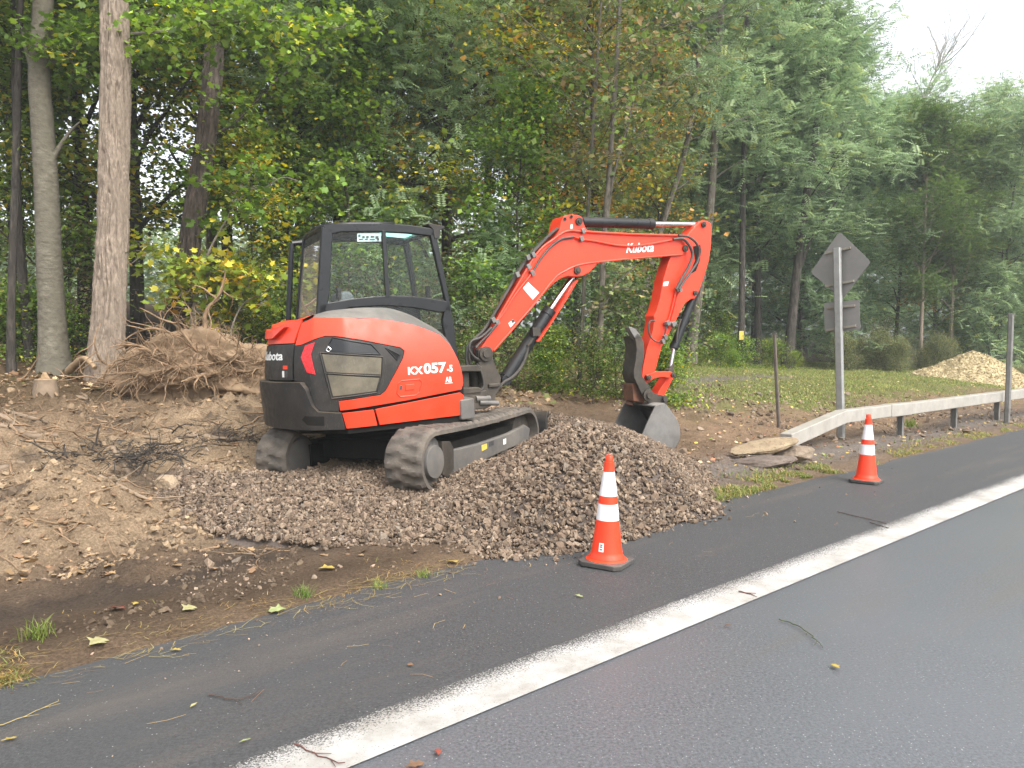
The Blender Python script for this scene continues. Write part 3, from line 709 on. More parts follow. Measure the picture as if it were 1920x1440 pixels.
# grey domed cover between hood and cab
OUT = [(588, 594), (617, 595.5), (660, 596), (700, 597), (740, 602), (778, 610), (803, 619), (824, 628), (839, 642), (850, 658), (860, 678)]
INN = [(592, 592), (617, 585), (660, 580), (690, 578), (722, 579), (757, 591), (785, 606), (812, 619), (830, 633), (845, 652), (857, 674)]
G = [[], [], [], [], []]
for o_, i_ in zip(OUT, INN):
    A = HS(*HI(*o_), .004); B = UP(i_[0], i_[1], -.42); a, c = toU(A), toU(B)
    m1 = (a * .55 + c * .45) + np.array([0, 0, .35 * (c[2] - a[2]) + .02])
    m1[2] = min(m1[2], c[2] + .004)
    G[0].append(U(*(a - [0, 0, .05]))); G[1].append(A); G[2].append(U(*m1)); G[3].append(B); G[4].append(U(c[0], -.05, c[2] - .02))
G = [smooth_path(r, 4) for r in G]
b = MB(); b.grid(np.array(G).transpose(1, 0, 2)); b.build('engine_cover', M['cover'], exc, solid=.02, solid_off=-1, sharp=50)
b = MB(); srow = np.linspace(2.27, 3.45, 30); zrow = np.interp(srow, [2.27, 2.45, 2.86, 3.3, 3.5], [1.665, 1.645, 1.60, 1.645, 1.60])
b.grid([[HS(s, z, .004) for s, z in zip(srow, zrow)], [U(*(toU(HS(s, z, -.10)) + [0, 0, .035])) for s, z in zip(srow, zrow)],
        [U(-.82, float(np.clip(toU(HS(s, z))[1] * .9, -.6, .6)), 1.70) for s, z in zip(srow, zrow)]])
b.build('rear_hood_top', M['orange'], exc, sharp=60)
# floor of the upper body
b = MB(); b.prism([U(x, y, .585) for x, y in ((.30, -.9), (.30, .9), (-.9, .9), (-1.25, .45), (-1.25, -.45), (-.9, -.88))], UZ * .07)
b.cyl(U(0, 0, .44), U(0, 0, .60), .46, n=40); b.build('turntable', M['deepblack'], exc)

# ---- cab
YR, YLB, YLT = -.12, .92, .74
def CL(p):                                           # right-hand side point -> the matching point of the left side
    q = toU(p); t = np.clip((q[2] - 1.3) / 1.28, -1, 1.1); return U(q[0], YLB + (YLT - YLB) * t, q[2])
cab_bits = {
 'rear_pillar': [(603.5, 424), (624, 430), (619, 545), (612, 592), (606, 700), (588, 700), (594, 590)],
 'roof_rail': [(603.5, 424), (608, 419.5), (660, 417.8), (709, 417.5), (765, 421), (813, 428), (822, 447), (812, 443), (765, 437.5), (709, 434.5), (640, 435), (623, 439)],
 'front_pillar': [(812, 430), (820.5, 447), (847, 580), (858, 658), (872, 735), (845, 735), (836, 640), (830, 600), (836, 566), (806, 438)],
 'window_rail': [(598, 572), (612, 568), (660, 560), (726, 553), (790, 556), (843, 565), (846, 584), (826, 586), (775, 577), (720, 573), (660, 577), (598, 592)],
}
cab = MB()
for k, px in cab_bits.items():
    pr = [UP(x, y, YR) for x, y in px]
    cab.prism(pr, UY * .06)
    cab.prism([CL(q) for q in pr], -UY * .06)
cab.prism([UP(x, y, YR + .004) for x, y in ((594, 590), (672, 576), (680, 720), (600, 720))], UY * .05)
cabo = cab.build('cab_frame', M['cabblack'], exc, bevel=.012, seg=2)
b = MB()
for a, c in (((608, 426), .025), ((808, 434), .03), ((612, 600), .03), ((848, 620), .02)):
    p = UP(*a, YR + .03); b = MB(); b.tube([p, CL(p)], .035, 8); b.build('cross_member', M['cabblack'], exc)
b = MB()
rl = [UP(x, y, YR) for x, y in ((606, 421), (660, 417.8), (709, 417.5), (740, 419))]
b.grid([[p + UZ * .01 for p in rl], [(p * .5 + CL(p) * .5) + UZ * .03 for p in rl], [CL(p) + UZ * .0 for p in rl]])
b.build('roof', M['cabblack'], exc, solid=.05, solid_off=-1, sharp=60)
b = MB(); rf = [UP(x, y, YR) for x, y in ((740, 421), (806, 428))]
b.grid([[rf[0] + UY * .05, rf[1] + UY * .05], [CL(rf[0]) - UY * .05, CL(rf[1]) - UY * .05]]); b.build('roof_window', M['skyglass'], exc)
b = MB()
for px in ([(622, 437), (718, 433), (726, 555), (609, 571)], [(723, 433), (811, 441), (838, 565), (731, 555)], [(672, 575), (720, 571), (826, 585), (836, 640), (700, 660)]):
    pr = [UP(x, y, YR + .03) for x, y in px]; b.add(pr, [(0, 1, 2, 3)] if len(pr) == 4 else [(0, 1, 2, 3, 4)])
b.build('side_window', M['glass'], exc, smooth=False)
b = MB()
for px in ([(622, 437), (811, 441), (838, 565), (609, 571)],):
    b.add([CL(UP(x, y, YR)) - UY * .03 for x, y in px], [(0, 1, 2, 3)])
b.build('side_window', M['glass'], exc, smooth=False)
fr = [UP(812, 446, YR + .03), UP(850, 640, YR + .03)]
b = MB(); b.add([fr[0], CL(fr[0]), CL(fr[1]), fr[1]], [(0, 1, 2, 3)]); b.build('windscreen', M['glass'], exc, smooth=False)
b = MB(); b.prism([UP(x, y, YR - .004) for x, y in ((716.5, 432), (723.5, 432), (731.5, 557), (723.5, 557))], UY * .035); b.build('window_divider', M['cabblack'], exc, bevel=.004)
rr = [UP(604, 447, YR + .03), UP(596, 590, YR + .03), UP(593, 640, YR + .03)]
b = MB(); b.add([rr[0], CL(rr[0]), CL(rr[1]), rr[1]], [(0, 1, 2, 3)]); b.build('rear_window', M['dirtyglass'], exc, smooth=False)
b = MB(); a = UP(606, 424, YR + .02); c = UP(604, 449, YR + .02)
b.prism([a, c, CL(c), CL(a)], UX * .04); b.build('rear_panel_frame', M['cabblack'], exc, bevel=.01)
b = MB(); b.prism([rr[1], rr[2], CL(rr[2]), CL(rr[1])], UX * .04); b.build('rear_panel_frame', M['cabblack'], exc, bevel=.01)
# opened door folded back beside the cab
b = MB(); dp = [UP(x, y, 1.06) for x, y in ((547, 457), (590, 452), (588, 606), (540.5, 603))]
door = MB()
for i in range(4): door.tube([dp[i], dp[(i + 1) % 4]], .03, 8)
door.prism([dp[3], dp[2], dp[2] - UZ * .75, dp[3] - UZ * .7], UY * .05)
dr = door.build('cab_door', M['cabblack'], exc)
b.add(dp, [(0, 1, 2, 3)]); b.build('door_window', M['glass'], dr, smooth=False)
# lamp bracket on the front roof corner
b = MB(); b.prism([UP(x, y, YR - .01) for x, y in ((803, 418), (834, 424), (833.5, 428), (826, 431), (825, 446), (815, 448), (812, 430), (803, 421))], UY * .16)
b.build('work_lamp', M['black'], exc, bevel=.006)
# inside: seat, floor, console, levers, notice
b = MB()
b.prism([U(x, .22, z) for x, z in ((-.66, 1.22), (-.58, 1.95), (-.50, 1.98), (-.42, 1.93), (-.46, 1.24))], UY * .42); b.prism([U(x, .20, z) for x, z in ((-.60, 1.10), (-.60, 1.26), (-.02, 1.30), (.03, 1.22), (.0, 1.10))], UY * .46)
b.build('seat', M['seat'], exc, bevel=.05, seg=3)
b = MB(); b.box(U(-.2, .40, .85), (UX, UY, UZ), (.62, .48, .14)); b.box(U(-.62, .40, 1.35), (UX, UY, UZ), (.10, .46, .5)); b.build('cab_floor', M['deepblack'], exc)
b = MB(); b.box(U(-.15, .06, 1.28), (UX, UY, UZ), (.24, .08, .16)); b.box(U(-.15, .72, 1.28), (UX, UY, UZ), (.24, .07, .16)); b.box(U(.40, .62, 1.3), (UX, UY, UZ), (.06, .10, .25)); b.build('control_console', M['greypanel'], exc, bevel=.03)
for px, py, y in ((635.5, 556, .05), (803, 552, .1), (803, 552, .66)):
    p = UP(px, py, y); b = MB(); b.tube([p - UZ * .22, p - UZ * .02], .012, 8); b.tube([p - UZ * .03, p + UZ * .09], [.026, .03], 10); b.build('control_lever', M['black'], exc)
b = MB(); b.add([UP(x, y, YR + .024) for x, y in ((670, 437.5), (714, 436.5), (715, 452.5), (669.5, 453))], [(0, 1, 2, 3)]); nt_ = b.build('notice', M['sticker'], exc, smooth=False)
b = MB()
for k, (x, y, ww, hh) in enumerate(((672, 440, 4, 4), (679, 442.5, 5, 3.4), (686.5, 442.5, 5, 3.4), (695, 442, 7, 3.4), (704, 442.5, 6, 5), (673, 447.5, 8, 2), (684, 447.5, 6, 2), (693, 448, 10, 2), (707, 447, 4, 4))):
    b.add([UP(x + i * ww, y + j * hh, YR + .018) for i, j in ((0, 0), (1, 0), (1, 1), (0, 1))], [(0, 1, 2, 3)])
b.build('notice_print', M['decal_dark'], nt_, smooth=False)

# ---- boom, arm, rams
YB = -.22
BO = [(906, 647), (930, 607), (954, 564), (973, 531), (991.7, 499), (1016, 468), (1030, 455), (1041, 446), (1049, 431), (1052, 415), (1057, 405), (1070, 401.7), (1084, 402.5), (1092, 407), (1095.5, 420), (1100, 430), (1106, 433.5), (1180, 437), (1273, 441), (1287, 447.7), (1292, 461), (1289, 472), (1283, 476.5), (1240, 479.5), (1192, 483.5), (1124, 491), (1116, 500), (1106, 511), (1094, 517.5), (1081, 519.5), (1065, 518), (1054, 521.5), (1044, 527), (1035, 535), (1002.5, 570), (962, 616), (930, 653), (921, 668), (910, 672), (900, 666), (900, 654)]
b = MB(); b.prism([UP(x, y, YB) for x, y in BO], UY * .25); boom = b.build('boom', M['orange'], exc, bevel=.012, seg=2, sharp=25)
# raised flange round the underside web
b = MB(); fl = [(1280, 477), (1192, 484), (1124, 491), (1085, 497), (1060, 508), (1040, 522), (1002, 570), (962, 616), (926, 657)]
fl = smooth_path([UP(x, y, YB - .004) for x, y in fl], 4); b.tube(fl, .011, 6); b.build('weld_flange', M['orange'], boom)
AO = [(1311, 415.5), (1318, 413), (1326, 414), (1333, 418), (1334.5, 428), (1334, 458), (1330, 488), (1319, 523.5), (1308.6, 552), (1303, 560), (1296, 561), (1284, 570), (1273, 591), (1260, 616), (1241, 651), (1227, 703), (1222, 715), (1212, 719), (1204, 712), (1205.5, 690), (1213, 655), (1224.5, 620), (1227, 600), (1226, 592), (1231, 583), (1238, 559), (1243.6, 526), (1257, 481), (1276, 455), (1296, 432)]
b = MB(); b.prism([UP(x, y, YB + .03) for x, y in AO], UY * .19); arm = b.build('arm', M['orange'], exc, bevel=.012, seg=2, sharp=25)
b = MB(); sl = [(1300, 462), (1313, 459), (1315, 470), (1312, 490), (1305, 508), (1298, 512), (1297, 505), (1304, 488)]
b.prism([UP(x, y, YB + .026) for x, y in sl], UY * .03); b.build('arm_cavity_shade', M['deepblack'], arm)  # near-black plate on the arm face paints the shade of a hollow
def pin(px, py, y0, y1, r, m, parent, name='pin'):
    b = MB(); b.lathe([(r * .9, -.004), (r, 0), (r, .02), (r * .55, .022), (r * .5, .034), (r * .12, .034)], UP(px, py, y0), (UX, UZ, -UY), 24)
    b.cyl(UP(px, py, y0), UP(px, py, y0) + UY * (y1 - y0), r * .9, n=20); return b.build(name, m, parent)
for q in ((1085, 415), (1082, 507)): pin(*q, YB - .004, .03, .045, M['cast'], boom)
pin(1284, 466, YB - .004, .03, .04, M['cast'], boom); pin(1319, 421, YB + .02, .0, .036, M['cast'], arm); pin(1303, 549, YB + .02, .0, .032, M['cast'], arm)
for q in ((1059, 411), (1071, 406.5)):
    b = MB(); b.lathe([(.022, 0), (.022, .006), (.014, .006), (.014, 0)], UP(*q, YB - .002), (UX, UZ, -UY), 16); b.build('lifting_eye', M['cast'], boom)
def ram(name, p0, p1, pe, rb, rr, y, lug=.05, guard=None):
    A, Bp, E = UP(*p0, y), UP(*p1, y), UP(*pe, y); d = (Bp - A) / np.linalg.norm(Bp - A)
    b = MB(); b.cyl(A + d * .03, Bp, rb, n=28); b.cyl(Bp - d * .07, Bp + d * .015, rb * 1.1, n=28); b.lathe([(lug, -rb * .8), (lug, rb * .8)], A, (UX, UZ, UY), 20)
    o = b.build(name, M['cabblack'], exc, bevel=.004)
    b = MB(); b.cyl(Bp, E - d * .03, rr, n=20); b.build('ram_rod', M['chrome'], o)
    b = MB(); b.lathe([(lug, -rb * .7), (lug, rb * .7)], E, (UX, UZ, UY), 20); b.cyl(E - d * .10, E, rr * 1.3, n=16); b.build('rod_eye', M['cast'], o)
    return o
ram('arm_ram', (1086, 416), (1222, 420), (1319, 421), .062, .033, -.10)
br = ram('boom_ram', (946, 712), (1030, 583), (1082, 507), .075, .036, -.10, .06)
b = MB(); b.prism([UP(x, y, -.20) for x, y in ((1085, 524), (1079, 527), (1056, 566), (1030, 609), (1006, 640), (1012, 640), (1036, 604), (1062, 563))], UY * .16); b.build('rod_guard', M['orange'], br)
b = MB(); b.box(UP(1004, 622, -.19), (UX, UY, UZ), (.05, .03, .05)); b.tube([UP(999, 635, -.2), UP(994, 643, -.2), UP(990, 648, -.19)], .016, 8); b.build('ram_fitting', M['cast'], br)
b = MB(); b.tube(smooth_path([UP(x, y, -.17) for x, y in ((990, 646), (986, 668), (976, 690), (962, 706), (946, 716), (936, 726))], 5), .018, 8); b.build('ram_hose', M['hose'], br)
bk = ram('bucket_ram', (1303, 549), (1263.5, 652), (1255, 697), .055, .026, -.10, .045)
b = MB(); b.tube([UP(1277, 598, -.17), UP(1272, 612, -.17), UP(1268, 640, -.16)], .012, 8); b.build('ram_fitting', M['cast'], bk)
# swing bracket
b = MB()
b.prism([UP(x, y, -.27) for x, y in ((897, 656), (906, 652), (916, 653), (922, 660), (926, 676), (931, 690), (940, 708), (938, 730), (929, 743), (929, 758), (918, 762), (899, 762), (898, 735), (906, 717), (900, 690), (896, 676))], UY * .11)
b.prism([UP(x, y, -.02) for x, y in ((897, 656), (906, 652), (916, 653), (922, 660), (926, 676), (931, 690), (940, 708), (938, 730), (929, 743), (929, 758), (918, 762), (899, 762), (898, 735), (906, 717), (900, 690), (896, 676))], UY * .11)
b.prism([UP(x, y, -.20) for x, y in ((898, 690), (915, 690), (925, 740), (899, 745))], UY * .2)
b.prism([UP(x, y, -.30) for x, y in ((917, 720), (939, 718), (939, 724), (932, 726), (917, 727))], UY * .36)
b.build('swing_bracket', M['cast'], exc, bevel=.012)
b = MB()
for y0, y1 in ((684, 697), (726, 742)): b.prism([UP(x, y, -.30) for x, y in ((862, y0 + 2), (898, y0), (905, y0 + 4), (902, y1), (862, y1))], UY * .42)
b.prism([UP(x, y, -.22) for x, y in ((862, 690), (880, 690), (880, 765), (862, 765))], UY * .3)
b.cyl(U(.80, -.09, .62), U(.80, -.09, 1.1), .075); b.box(U(.55, 0, .72), (UX, UY, UZ), (.28, .3, .10))
b.build('swing_post', M['cast'], exc, bevel=.012)
b = MB(); b.lathe([(.075, 0), (.08, .01), (.08, .03), (.05, .034), (.045, .05), (.02, .05)], UP(910, 663, -.275), (UX, UZ, -UY), 28); b.build('boom_pin', M['cast'], exc)
b = MB(); b.cyl(UP(899, 755, -.30), UP(934, 756, -.30), .028); b.cyl(UP(892, 748, -.3), UP(918, 747, -.28), .032); b.build('swing_ram_end', M['cover'], exc)
# hoses and pipes
def hose(name, px, y, r, m, parent, k=5):
    b = MB(); b.tube(smooth_path([UP(*(q[:2]), (q[2] if len(q) > 2 else y)) for q in px], k), r, 8); return b.build(name, m, parent)
for j, dy in enumerate((0, .045, .09, .135)):
    hose('hydraulic_hose', [(877 + j * 5, 690 - 7 * j), (874 + j * 5, 668 - 2 * j), (877 + j * 4, 650 - j), (889 + j * 3, 636), (905 + j * 2, 621), (922 + j, 596), (946, 555), (970 - j, 514), (990, 484), (1010 - j, 462), (1030, 441), (1046, 428)], YB + .03 + dy, .017, M['hose'], exc)
hose('hydraulic_hose', [(900, 676), (888, 668), (880, 655), (884, 640), (902, 632), (922, 614)], YB - .05, .014, M['hose'], exc)
hose('hydraulic_hose', [(894, 682), (903, 700), (907, 722), (902, 732)], YB - .07, .012, M['hose'], exc)
hose('hydraulic_hose', [(998, 512), (1010, 491), (1024, 472), (1038, 458), (1054, 448), (1076, 444.5)], YB - .02, .014, M['hose'], boom)
hose('hydraulic_hose', [(892, 652), (905, 638), (918, 625), (928, 612), (935, 603)], YB - .03, .016, M['hose'], exc)
hose('pipe', [(930, 603), (955, 561), (997, 490), (1017, 464), (1036, 450), (1054, 437), (1070, 432.5), (1094, 434), (1180, 439), (1273, 441.5)], YB - .02, .013, M['orange'], boom)
hose('pipe', [(930, 606), (945, 585), (966, 552), (997, 513)], YB - .02, .012, M['orange'], boom)
hose('pipe', [(1078, 445), (1094, 449), (1120, 453), (1151, 459), (1170, 461), (1192, 461), (1216, 458), (1262, 449.5)], YB - .02, .012, M['orange'], boom)
for q in ([(1272, 441.5), (1290, 444), (1304, 454), (1311, 470), (1308, 490), (1296, 509), (1282, 528), (1273, 543)], [(1262, 449), (1280, 448), (1292, 460), (1298, 478), (1291, 500), (1279, 521), (1268, 543)]):
    hose('hydraulic_hose', q, YB - .045, .017, M['hose'], arm)
hose('pipe', [(1273, 545), (1270, 556), (1262, 588), (1254, 614)], YB + .012, .012, M['orange'], arm)
hose('pipe', [(1268, 545), (1265, 556), (1258, 585), (1250, 610)], YB + .012, .012, M['orange'], arm)
hose('hydraulic_hose', [(1250, 610), (1246, 628), (1239, 640), (1229, 640), (1219, 630), (1216, 612), (1220, 602), (1229, 602)], YB - .02, .010, M['hose'], arm)
b = MB()
for q in ((1093, 433), (1090, 448), (998, 512), (991, 500), (970, 515), (925, 600), (932, 604), (1000, 478), (990, 483), (1270, 542), (1275, 543), (1252, 606), (1262, 608), (1247, 632), (1243, 640)):
    b = MB(); b.box(UP(*q, YB - .025), (UX * .9 + UZ * .4, UY, UZ * .9 - UX * .4), (.024, .02, .03)); b.build('hose_clamp', M['steel'], boom if q[0] < 1200 else arm, bevel=.004)
b = MB(); b.box(UP(1256, 606, YB - .0), (UX, UY, UZ), (.09, .03, .016)); b.build('hose_clamp', M['steel'], arm, bevel=.004)
# decals on boom and arm
def decal(px, m, parent, y=YB - .003, name='decal'):
    b = MB(); b.prism([UP(x, q, y) for x, q in px], UY * .002); return b.build(name, M[m], parent, smooth=False)
decal([(990, 529), (1011, 548.5), (999, 562), (980.5, 540.5)], 'white', boom)
decal([(953, 606), (962, 598.5), (966, 604), (957, 614)], 'white', boom); decal([(958.5, 601), (964, 598), (965.5, 603), (961, 606.5)], 'decal_dark', boom, YB - .0045)
decal([(1070, 421), (1074, 421), (1073.5, 428.5), (1069.5, 428.5)], 'white', boom)
decal([(1245, 528.5), (1254, 527.5), (1252, 536), (1243, 536.5)], 'white', arm, YB + .027); decal([(1245.5, 530), (1252, 529.5), (1251, 534.5), (1244.5, 535)], 'sticker', arm, YB + .0255)
V, F = text_mesh('Kubota', .022)
A, B_ = UP(1174, 474.5, YB - .003), UP(1225, 472, YB - .003); up = UZ * .115
b = MB(); b.add([A + (B_ - A) * (x + .08 * y / V[:, 1].max()) + up * (y / V[:, 1].max()) for x, y in V], F); b.build('boom_lettering', M['white'], boom, smooth=False)

# ---- bucket, thumb, links
YK, WK = -.42, .62
BP = [(1229, 762), (1237, 758.5), (1245, 757.5), (1252, 764), (1259, 774), (1268, 787), (1273, 800), (1274.5, 815), (1271, 830), (1264, 840), (1256, 846), (1246, 848.5), (1233, 846), (1221, 841), (1200, 828.5), (1207, 810), (1215, 791), (1222, 776)]
bp = [UP(x, y, YK) for x, y in BP]
b = MB(); b.prism(bp, UY * .022); b.prism([q + UY * WK for q in bp], UY * .022); bucket = b.build('bucket', M['steel'], exc, bevel=.004)
arc = smooth_path([UP(x, y, YK + .01) for x, y in BP[:15]], 4)
b = MB(); b.grid([arc, [q + UY * WK for q in arc]]); b.build('bucket_back', M['steel'], bucket, solid=.02, sharp=50)
e0, e1 = UP(1200, 828.5, YK - .004), UP(1221, 841, YK - .004); d_ = (e0 - e1) / np.linalg.norm(e0 - e1)
b = MB(); b.box(e0 - d_ * .06 + UY * (WK / 2 + .015), (d_, UY, np.cross(d_, UY)), (.10, WK / 2 + .02, .014)); b.build('cutting_edge', M['steel'], bucket, bevel=.004)
b = MB()
for y in (-.24, .02): b.prism([UP(x, q, y) for x, q in ((1204, 741), (1208, 733), (1216, 733), (1232, 739), (1246, 742), (1252, 748), (1250, 760), (1240, 765), (1222, 766), (1214, 752))], UY * .03)
b.build('bucket_ear', M['cast'], bucket, bevel=.005)
b = MB(); b.tube([UP(1180, 760, .0), UP(1183, 748, .0), UP(1200, 742, -.1)], .05, 8); b.prism([UP(x, q, -.16) for x, q in ((1186, 720), (1203, 716), (1216, 722), (1218, 742), (1206, 756), (1188, 752))], UY * .2)
b.build('quick_hitch', mat('rusty_hitch', (.14, .05, .025), .8, 0, .4, 10, dust=.3), exc, bevel=.01)
b = MB(); b.lathe([(.07, 0), (.075, .01), (.075, .03), (.045, .035), (.04, .06), (.015, .06)], UP(1213.5, 741, -.245), (UX, UZ, -UY), 24); b.build('bucket_pin', M['cast'], bucket)
b = MB(); b.lathe([(.035, 0), (.035, .03)], UP(1245, 747.5, -.245), (UX, UZ, -UY), 16); b.build('bucket_pin', M['cast'], bucket)
b = MB()
for y in (-.235, .03): b.prism([UP(x, q, y) for x, q in ((1212, 703), (1217, 701), (1230, 697), (1247, 696), (1259, 697), (1265, 700), (1264, 707), (1258, 709.5), (1243, 707), (1229, 709), (1221, 714), (1214, 713))], UY * .03)
b.prism([UP(x, q, -.15) for x, q in ((1253, 706), (1264, 706), (1256, 722), (1244, 745), (1232, 741), (1240, 726))], UY * .16)
b.build('bucket_link', M['orange'], exc, bevel=.008)
for q in ((1216, 708), (1261.5, 703)): pin(*q, -.24, .05, .033, M['cast'], exc, 'link_pin')
th = [(1190, 630), (1196, 625), (1203, 632), (1207.5, 643), (1208.5, 660), (1207, 675), (1203.5, 691), (1205, 706), (1211, 716), (1218, 724), (1219, 738), (1211, 745), (1203, 738), (1196, 722), (1189, 708), (1188.5, 694), (1192, 676), (1194, 655), (1192.5, 641)]
b = MB()
for y in (-.24, .02): b.prism([UP(x, q, y) for x, q in th], UY * .035)
web = smooth_path([UP(x, q, -.22) for x, q in ((1190, 630), (1193, 642), (1194.5, 656), (1192.5, 676), (1189, 696), (1190, 708), (1196, 722))], 3)
b.grid([[q + UX * .015 for q in web], [q + UX * .015 + UY * .26 for q in web]])
b.grid([[q + UX * .06 for q in web], [q + UX * .06 + UY * .26 for q in web]])
thumb = b.build('thumb', M['cast'], exc, bevel=.005)
for y in (-.24, -.02):
    b = MB(); b.prism([UP(x - (0), q, y) for x, q in ((1190, 633), (1183, 622), (1179, 613.5), (1184, 613), (1192, 617), (1200, 627), (1204, 634), (1198, 640))], UY * .085); b.build('thumb_tine', M['steel'], thumb, bevel=.006)
b = MB(); A, E = UP(1232, 597, -.10), UP(1205, 690, -.10); b.cyl(A, A * .35 + E * .65, .042); b.cyl(A * .4 + E * .6, E, .022); b.build('thumb_ram', M['cabblack'], exc)

# ---- undercarriage
def TPx(px, py, y): return on_plane(px, py, T(0, y, 0), TY)
def track_loop():
    cr_, cf, rr_, rf_ = (-.97, .295), (.985, .285), .262, .245
    P = []
    for a in np.linspace(-90, -270, 22): P.append((cr_[0] + rr_ * math.cos(RAD(a)), cr_[1] + rr_ * math.sin(RAD(a))))
    for t in np.linspace(0, 1, 26)[1:-1]: P.append((cr_[0] + (cf[0] - cr_[0]) * t, cr_[1] + rr_ + (cf[1] + rf_ - cr_[1] - rr_) * t - .018 * math.sin(math.pi * t)))
    for a in np.linspace(90, -90, 22): P.append((cf[0] + rf_ * math.cos(RAD(a)), cf[1] + rf_ * math.sin(RAD(a))))
    for t in np.linspace(0, 1, 26)[1:-1]: P.append((cf[0] + (cr_[0] - cf[0]) * t, cf[1] - rf_ + (cr_[1] - rr_ - cf[1] + rf_) * t))
    P = np.array(P); Q = np.r_[P, P[:1]]; d = np.r_[0, np.cumsum(np.linalg.norm(np.diff(Q, axis=0), axis=1))]
    N_ = 288; s = np.arange(N_) / N_ * d[-1]
    return np.stack([np.interp(s, d, Q[:, 0]), np.interp(s, d, Q[:, 1])], 1)
TL = track_loop(); tt = np.roll(TL, -1, 0) - np.roll(TL, 1, 0); tt /= np.linalg.norm(tt, axis=1)[:, None]; tn = np.stack([tt[:, 1], -tt[:, 0]], 1)
if tn[0] @ (TL[0] - np.array([0, .29])) < 0: tn = -tn
trk = []
for side in (-1, 1):
    yc = .78 * side; b = MB(); N_ = len(TL); ys = np.linspace(-.2, .2, 13)
    # tread height: chevron lugs, worn and clogged with mud
    outer, inner = [], []
    for i in range(N_):
        row = []
        for y in ys:
            ph = (i / 6.0 + (.5 if y > 0 else 0) + abs(y) * 1.2) % 1.0
            lug = .019 if (.12 < ph < .62 and abs(y) < .192) else 0.0
            lug += .012 * (vnoise(i * .35, y * 22 + side * 50, 3) - .4)
            e = .012 if abs(y) > .19 else 0
            p = TL[i] + tn[i] * (.030 + lug - e); row.append(T(p[0], yc + y, p[1]))
        outer.append(row); p = TL[i] - tn[i] * .018; inner.append([T(p[0], yc + y, p[1]) for y in (-.2, .2)])
    outer.append(outer[0]); inner.append(inner[0])
    b.grid(outer); b.grid(inner)
    b.grid([[r[0] for r in outer], [r[0] for r in inner]]); b.grid([[r[-1] for r in outer], [r[-1] for r in inner]])
    trk.append(b.build('track', M['rubber'], exc, sharp=40))
    sg = -1 if side < 0 else 1
    b = MB(); FP = [(834, 847), (828, 897), (850, 890), (992, 826), (995, 803), (985, 796), (955, 812), (900, 831)]
    q = [TPx(x, y, -.915) for x, y in FP]
    q = [np.array([(p - EC) @ TX, (p - EC) @ TY, (p - EC) @ TZ]) for p in q]
    b.prism([T(p[0], yc + .135 * sg, p[2]) for p in q], -TY * sg * .30)
    tf = b.build('track_frame', M['cover'], exc, bevel=.02, seg=2)
    b = MB(); b.box(T(.0, yc - .05 * sg, .30), (TX, TY, TZ), (.88, .14, .11)); b.build('track_beam', M['deepblack'], exc)
    b = MB(); b.lathe([(.235, -.10), (.25, -.06), (.25, .06), (.235, .10), (.16, .12), (.15, .17), (.05, .18)], T(-.97, yc, .295), (TX, TZ, TY * sg), 36); b.lathe([(.20, 0), (.20, .03), (.17, .045), (.04, .05)], T(-.97, yc - .12 * sg, .295), (TX, TZ, -TY * sg), 32)
    b.build('sprocket', M['cover'], exc, bevel=.004)
    b = MB(); b.lathe([(.22, -.09), (.235, -.05), (.235, .05), (.22, .09), (.06, .10)], T(.985, yc, .285), (TX, TZ, TY * sg), 36); b.build('idler', M['cast'], exc)
    for x in (-.55, -.2, .15, .5):
        b = MB(); b.lathe([(.075, -.13), (.09, -.11), (.09, -.05), (.06, -.04), (.06, .04), (.09, .05), (.09, .11), (.075, .13)], T(x, yc, .12), (TX, TZ, TY), 20); b.build('roller', M['cast'], exc)
    b = MB(); b.prism([T(x, yc + .10 * sg, z) for x, z in ((-.80, .46), (-.66, .44), (-.60, .36), (-.62, .16), (-.74, .10), (-.82, .14))], TY * sg * .05); b.build('drive_bracket', M['cast'], exc, bevel=.01)
    if side < 0:
        for px, m in (([(903, 835), (913, 831.5), (913.5, 841), (904, 846)], 'yellow'), ([(917, 829), (926, 825.5), (926.5, 834), (918, 838)], 'decal_dark'), ([(944, 824), (949, 822), (949, 832), (944, 834)], 'white')):
            b = MB(); b.prism([TPx(x, y, -.918) for x, y in px], TY * .003); b.build('decal', M[m], tf, smooth=False)
b = MB(); b.box(T(0, 0, .36), (TX, TY, TZ), (.62, .62, .13)); b.box(T(-.55, 0, .34), (TX, TY, TZ), (.14, .66, .10)); b.box(T(.55, 0, .34), (TX, TY, TZ), (.14, .66, .10)); b.build('carbody', M['deepblack'], exc, bevel=.02)
b = MB()
for s_ in (-1, 1): b.box(T(1.0, .42 * s_, .30), (TX, TY, TZ), (.5, .05, .06))
b.prism([T(x, -.98, z) for x, z in ((1.46, .10), (1.44, .25), (1.47, .40), (1.53, .47), (1.57, .46), (1.52, .38), (1.50, .25), (1.53, .10))], TY * 1.96)
b.build('dozer_blade', M['black'], exc, bevel=.006)
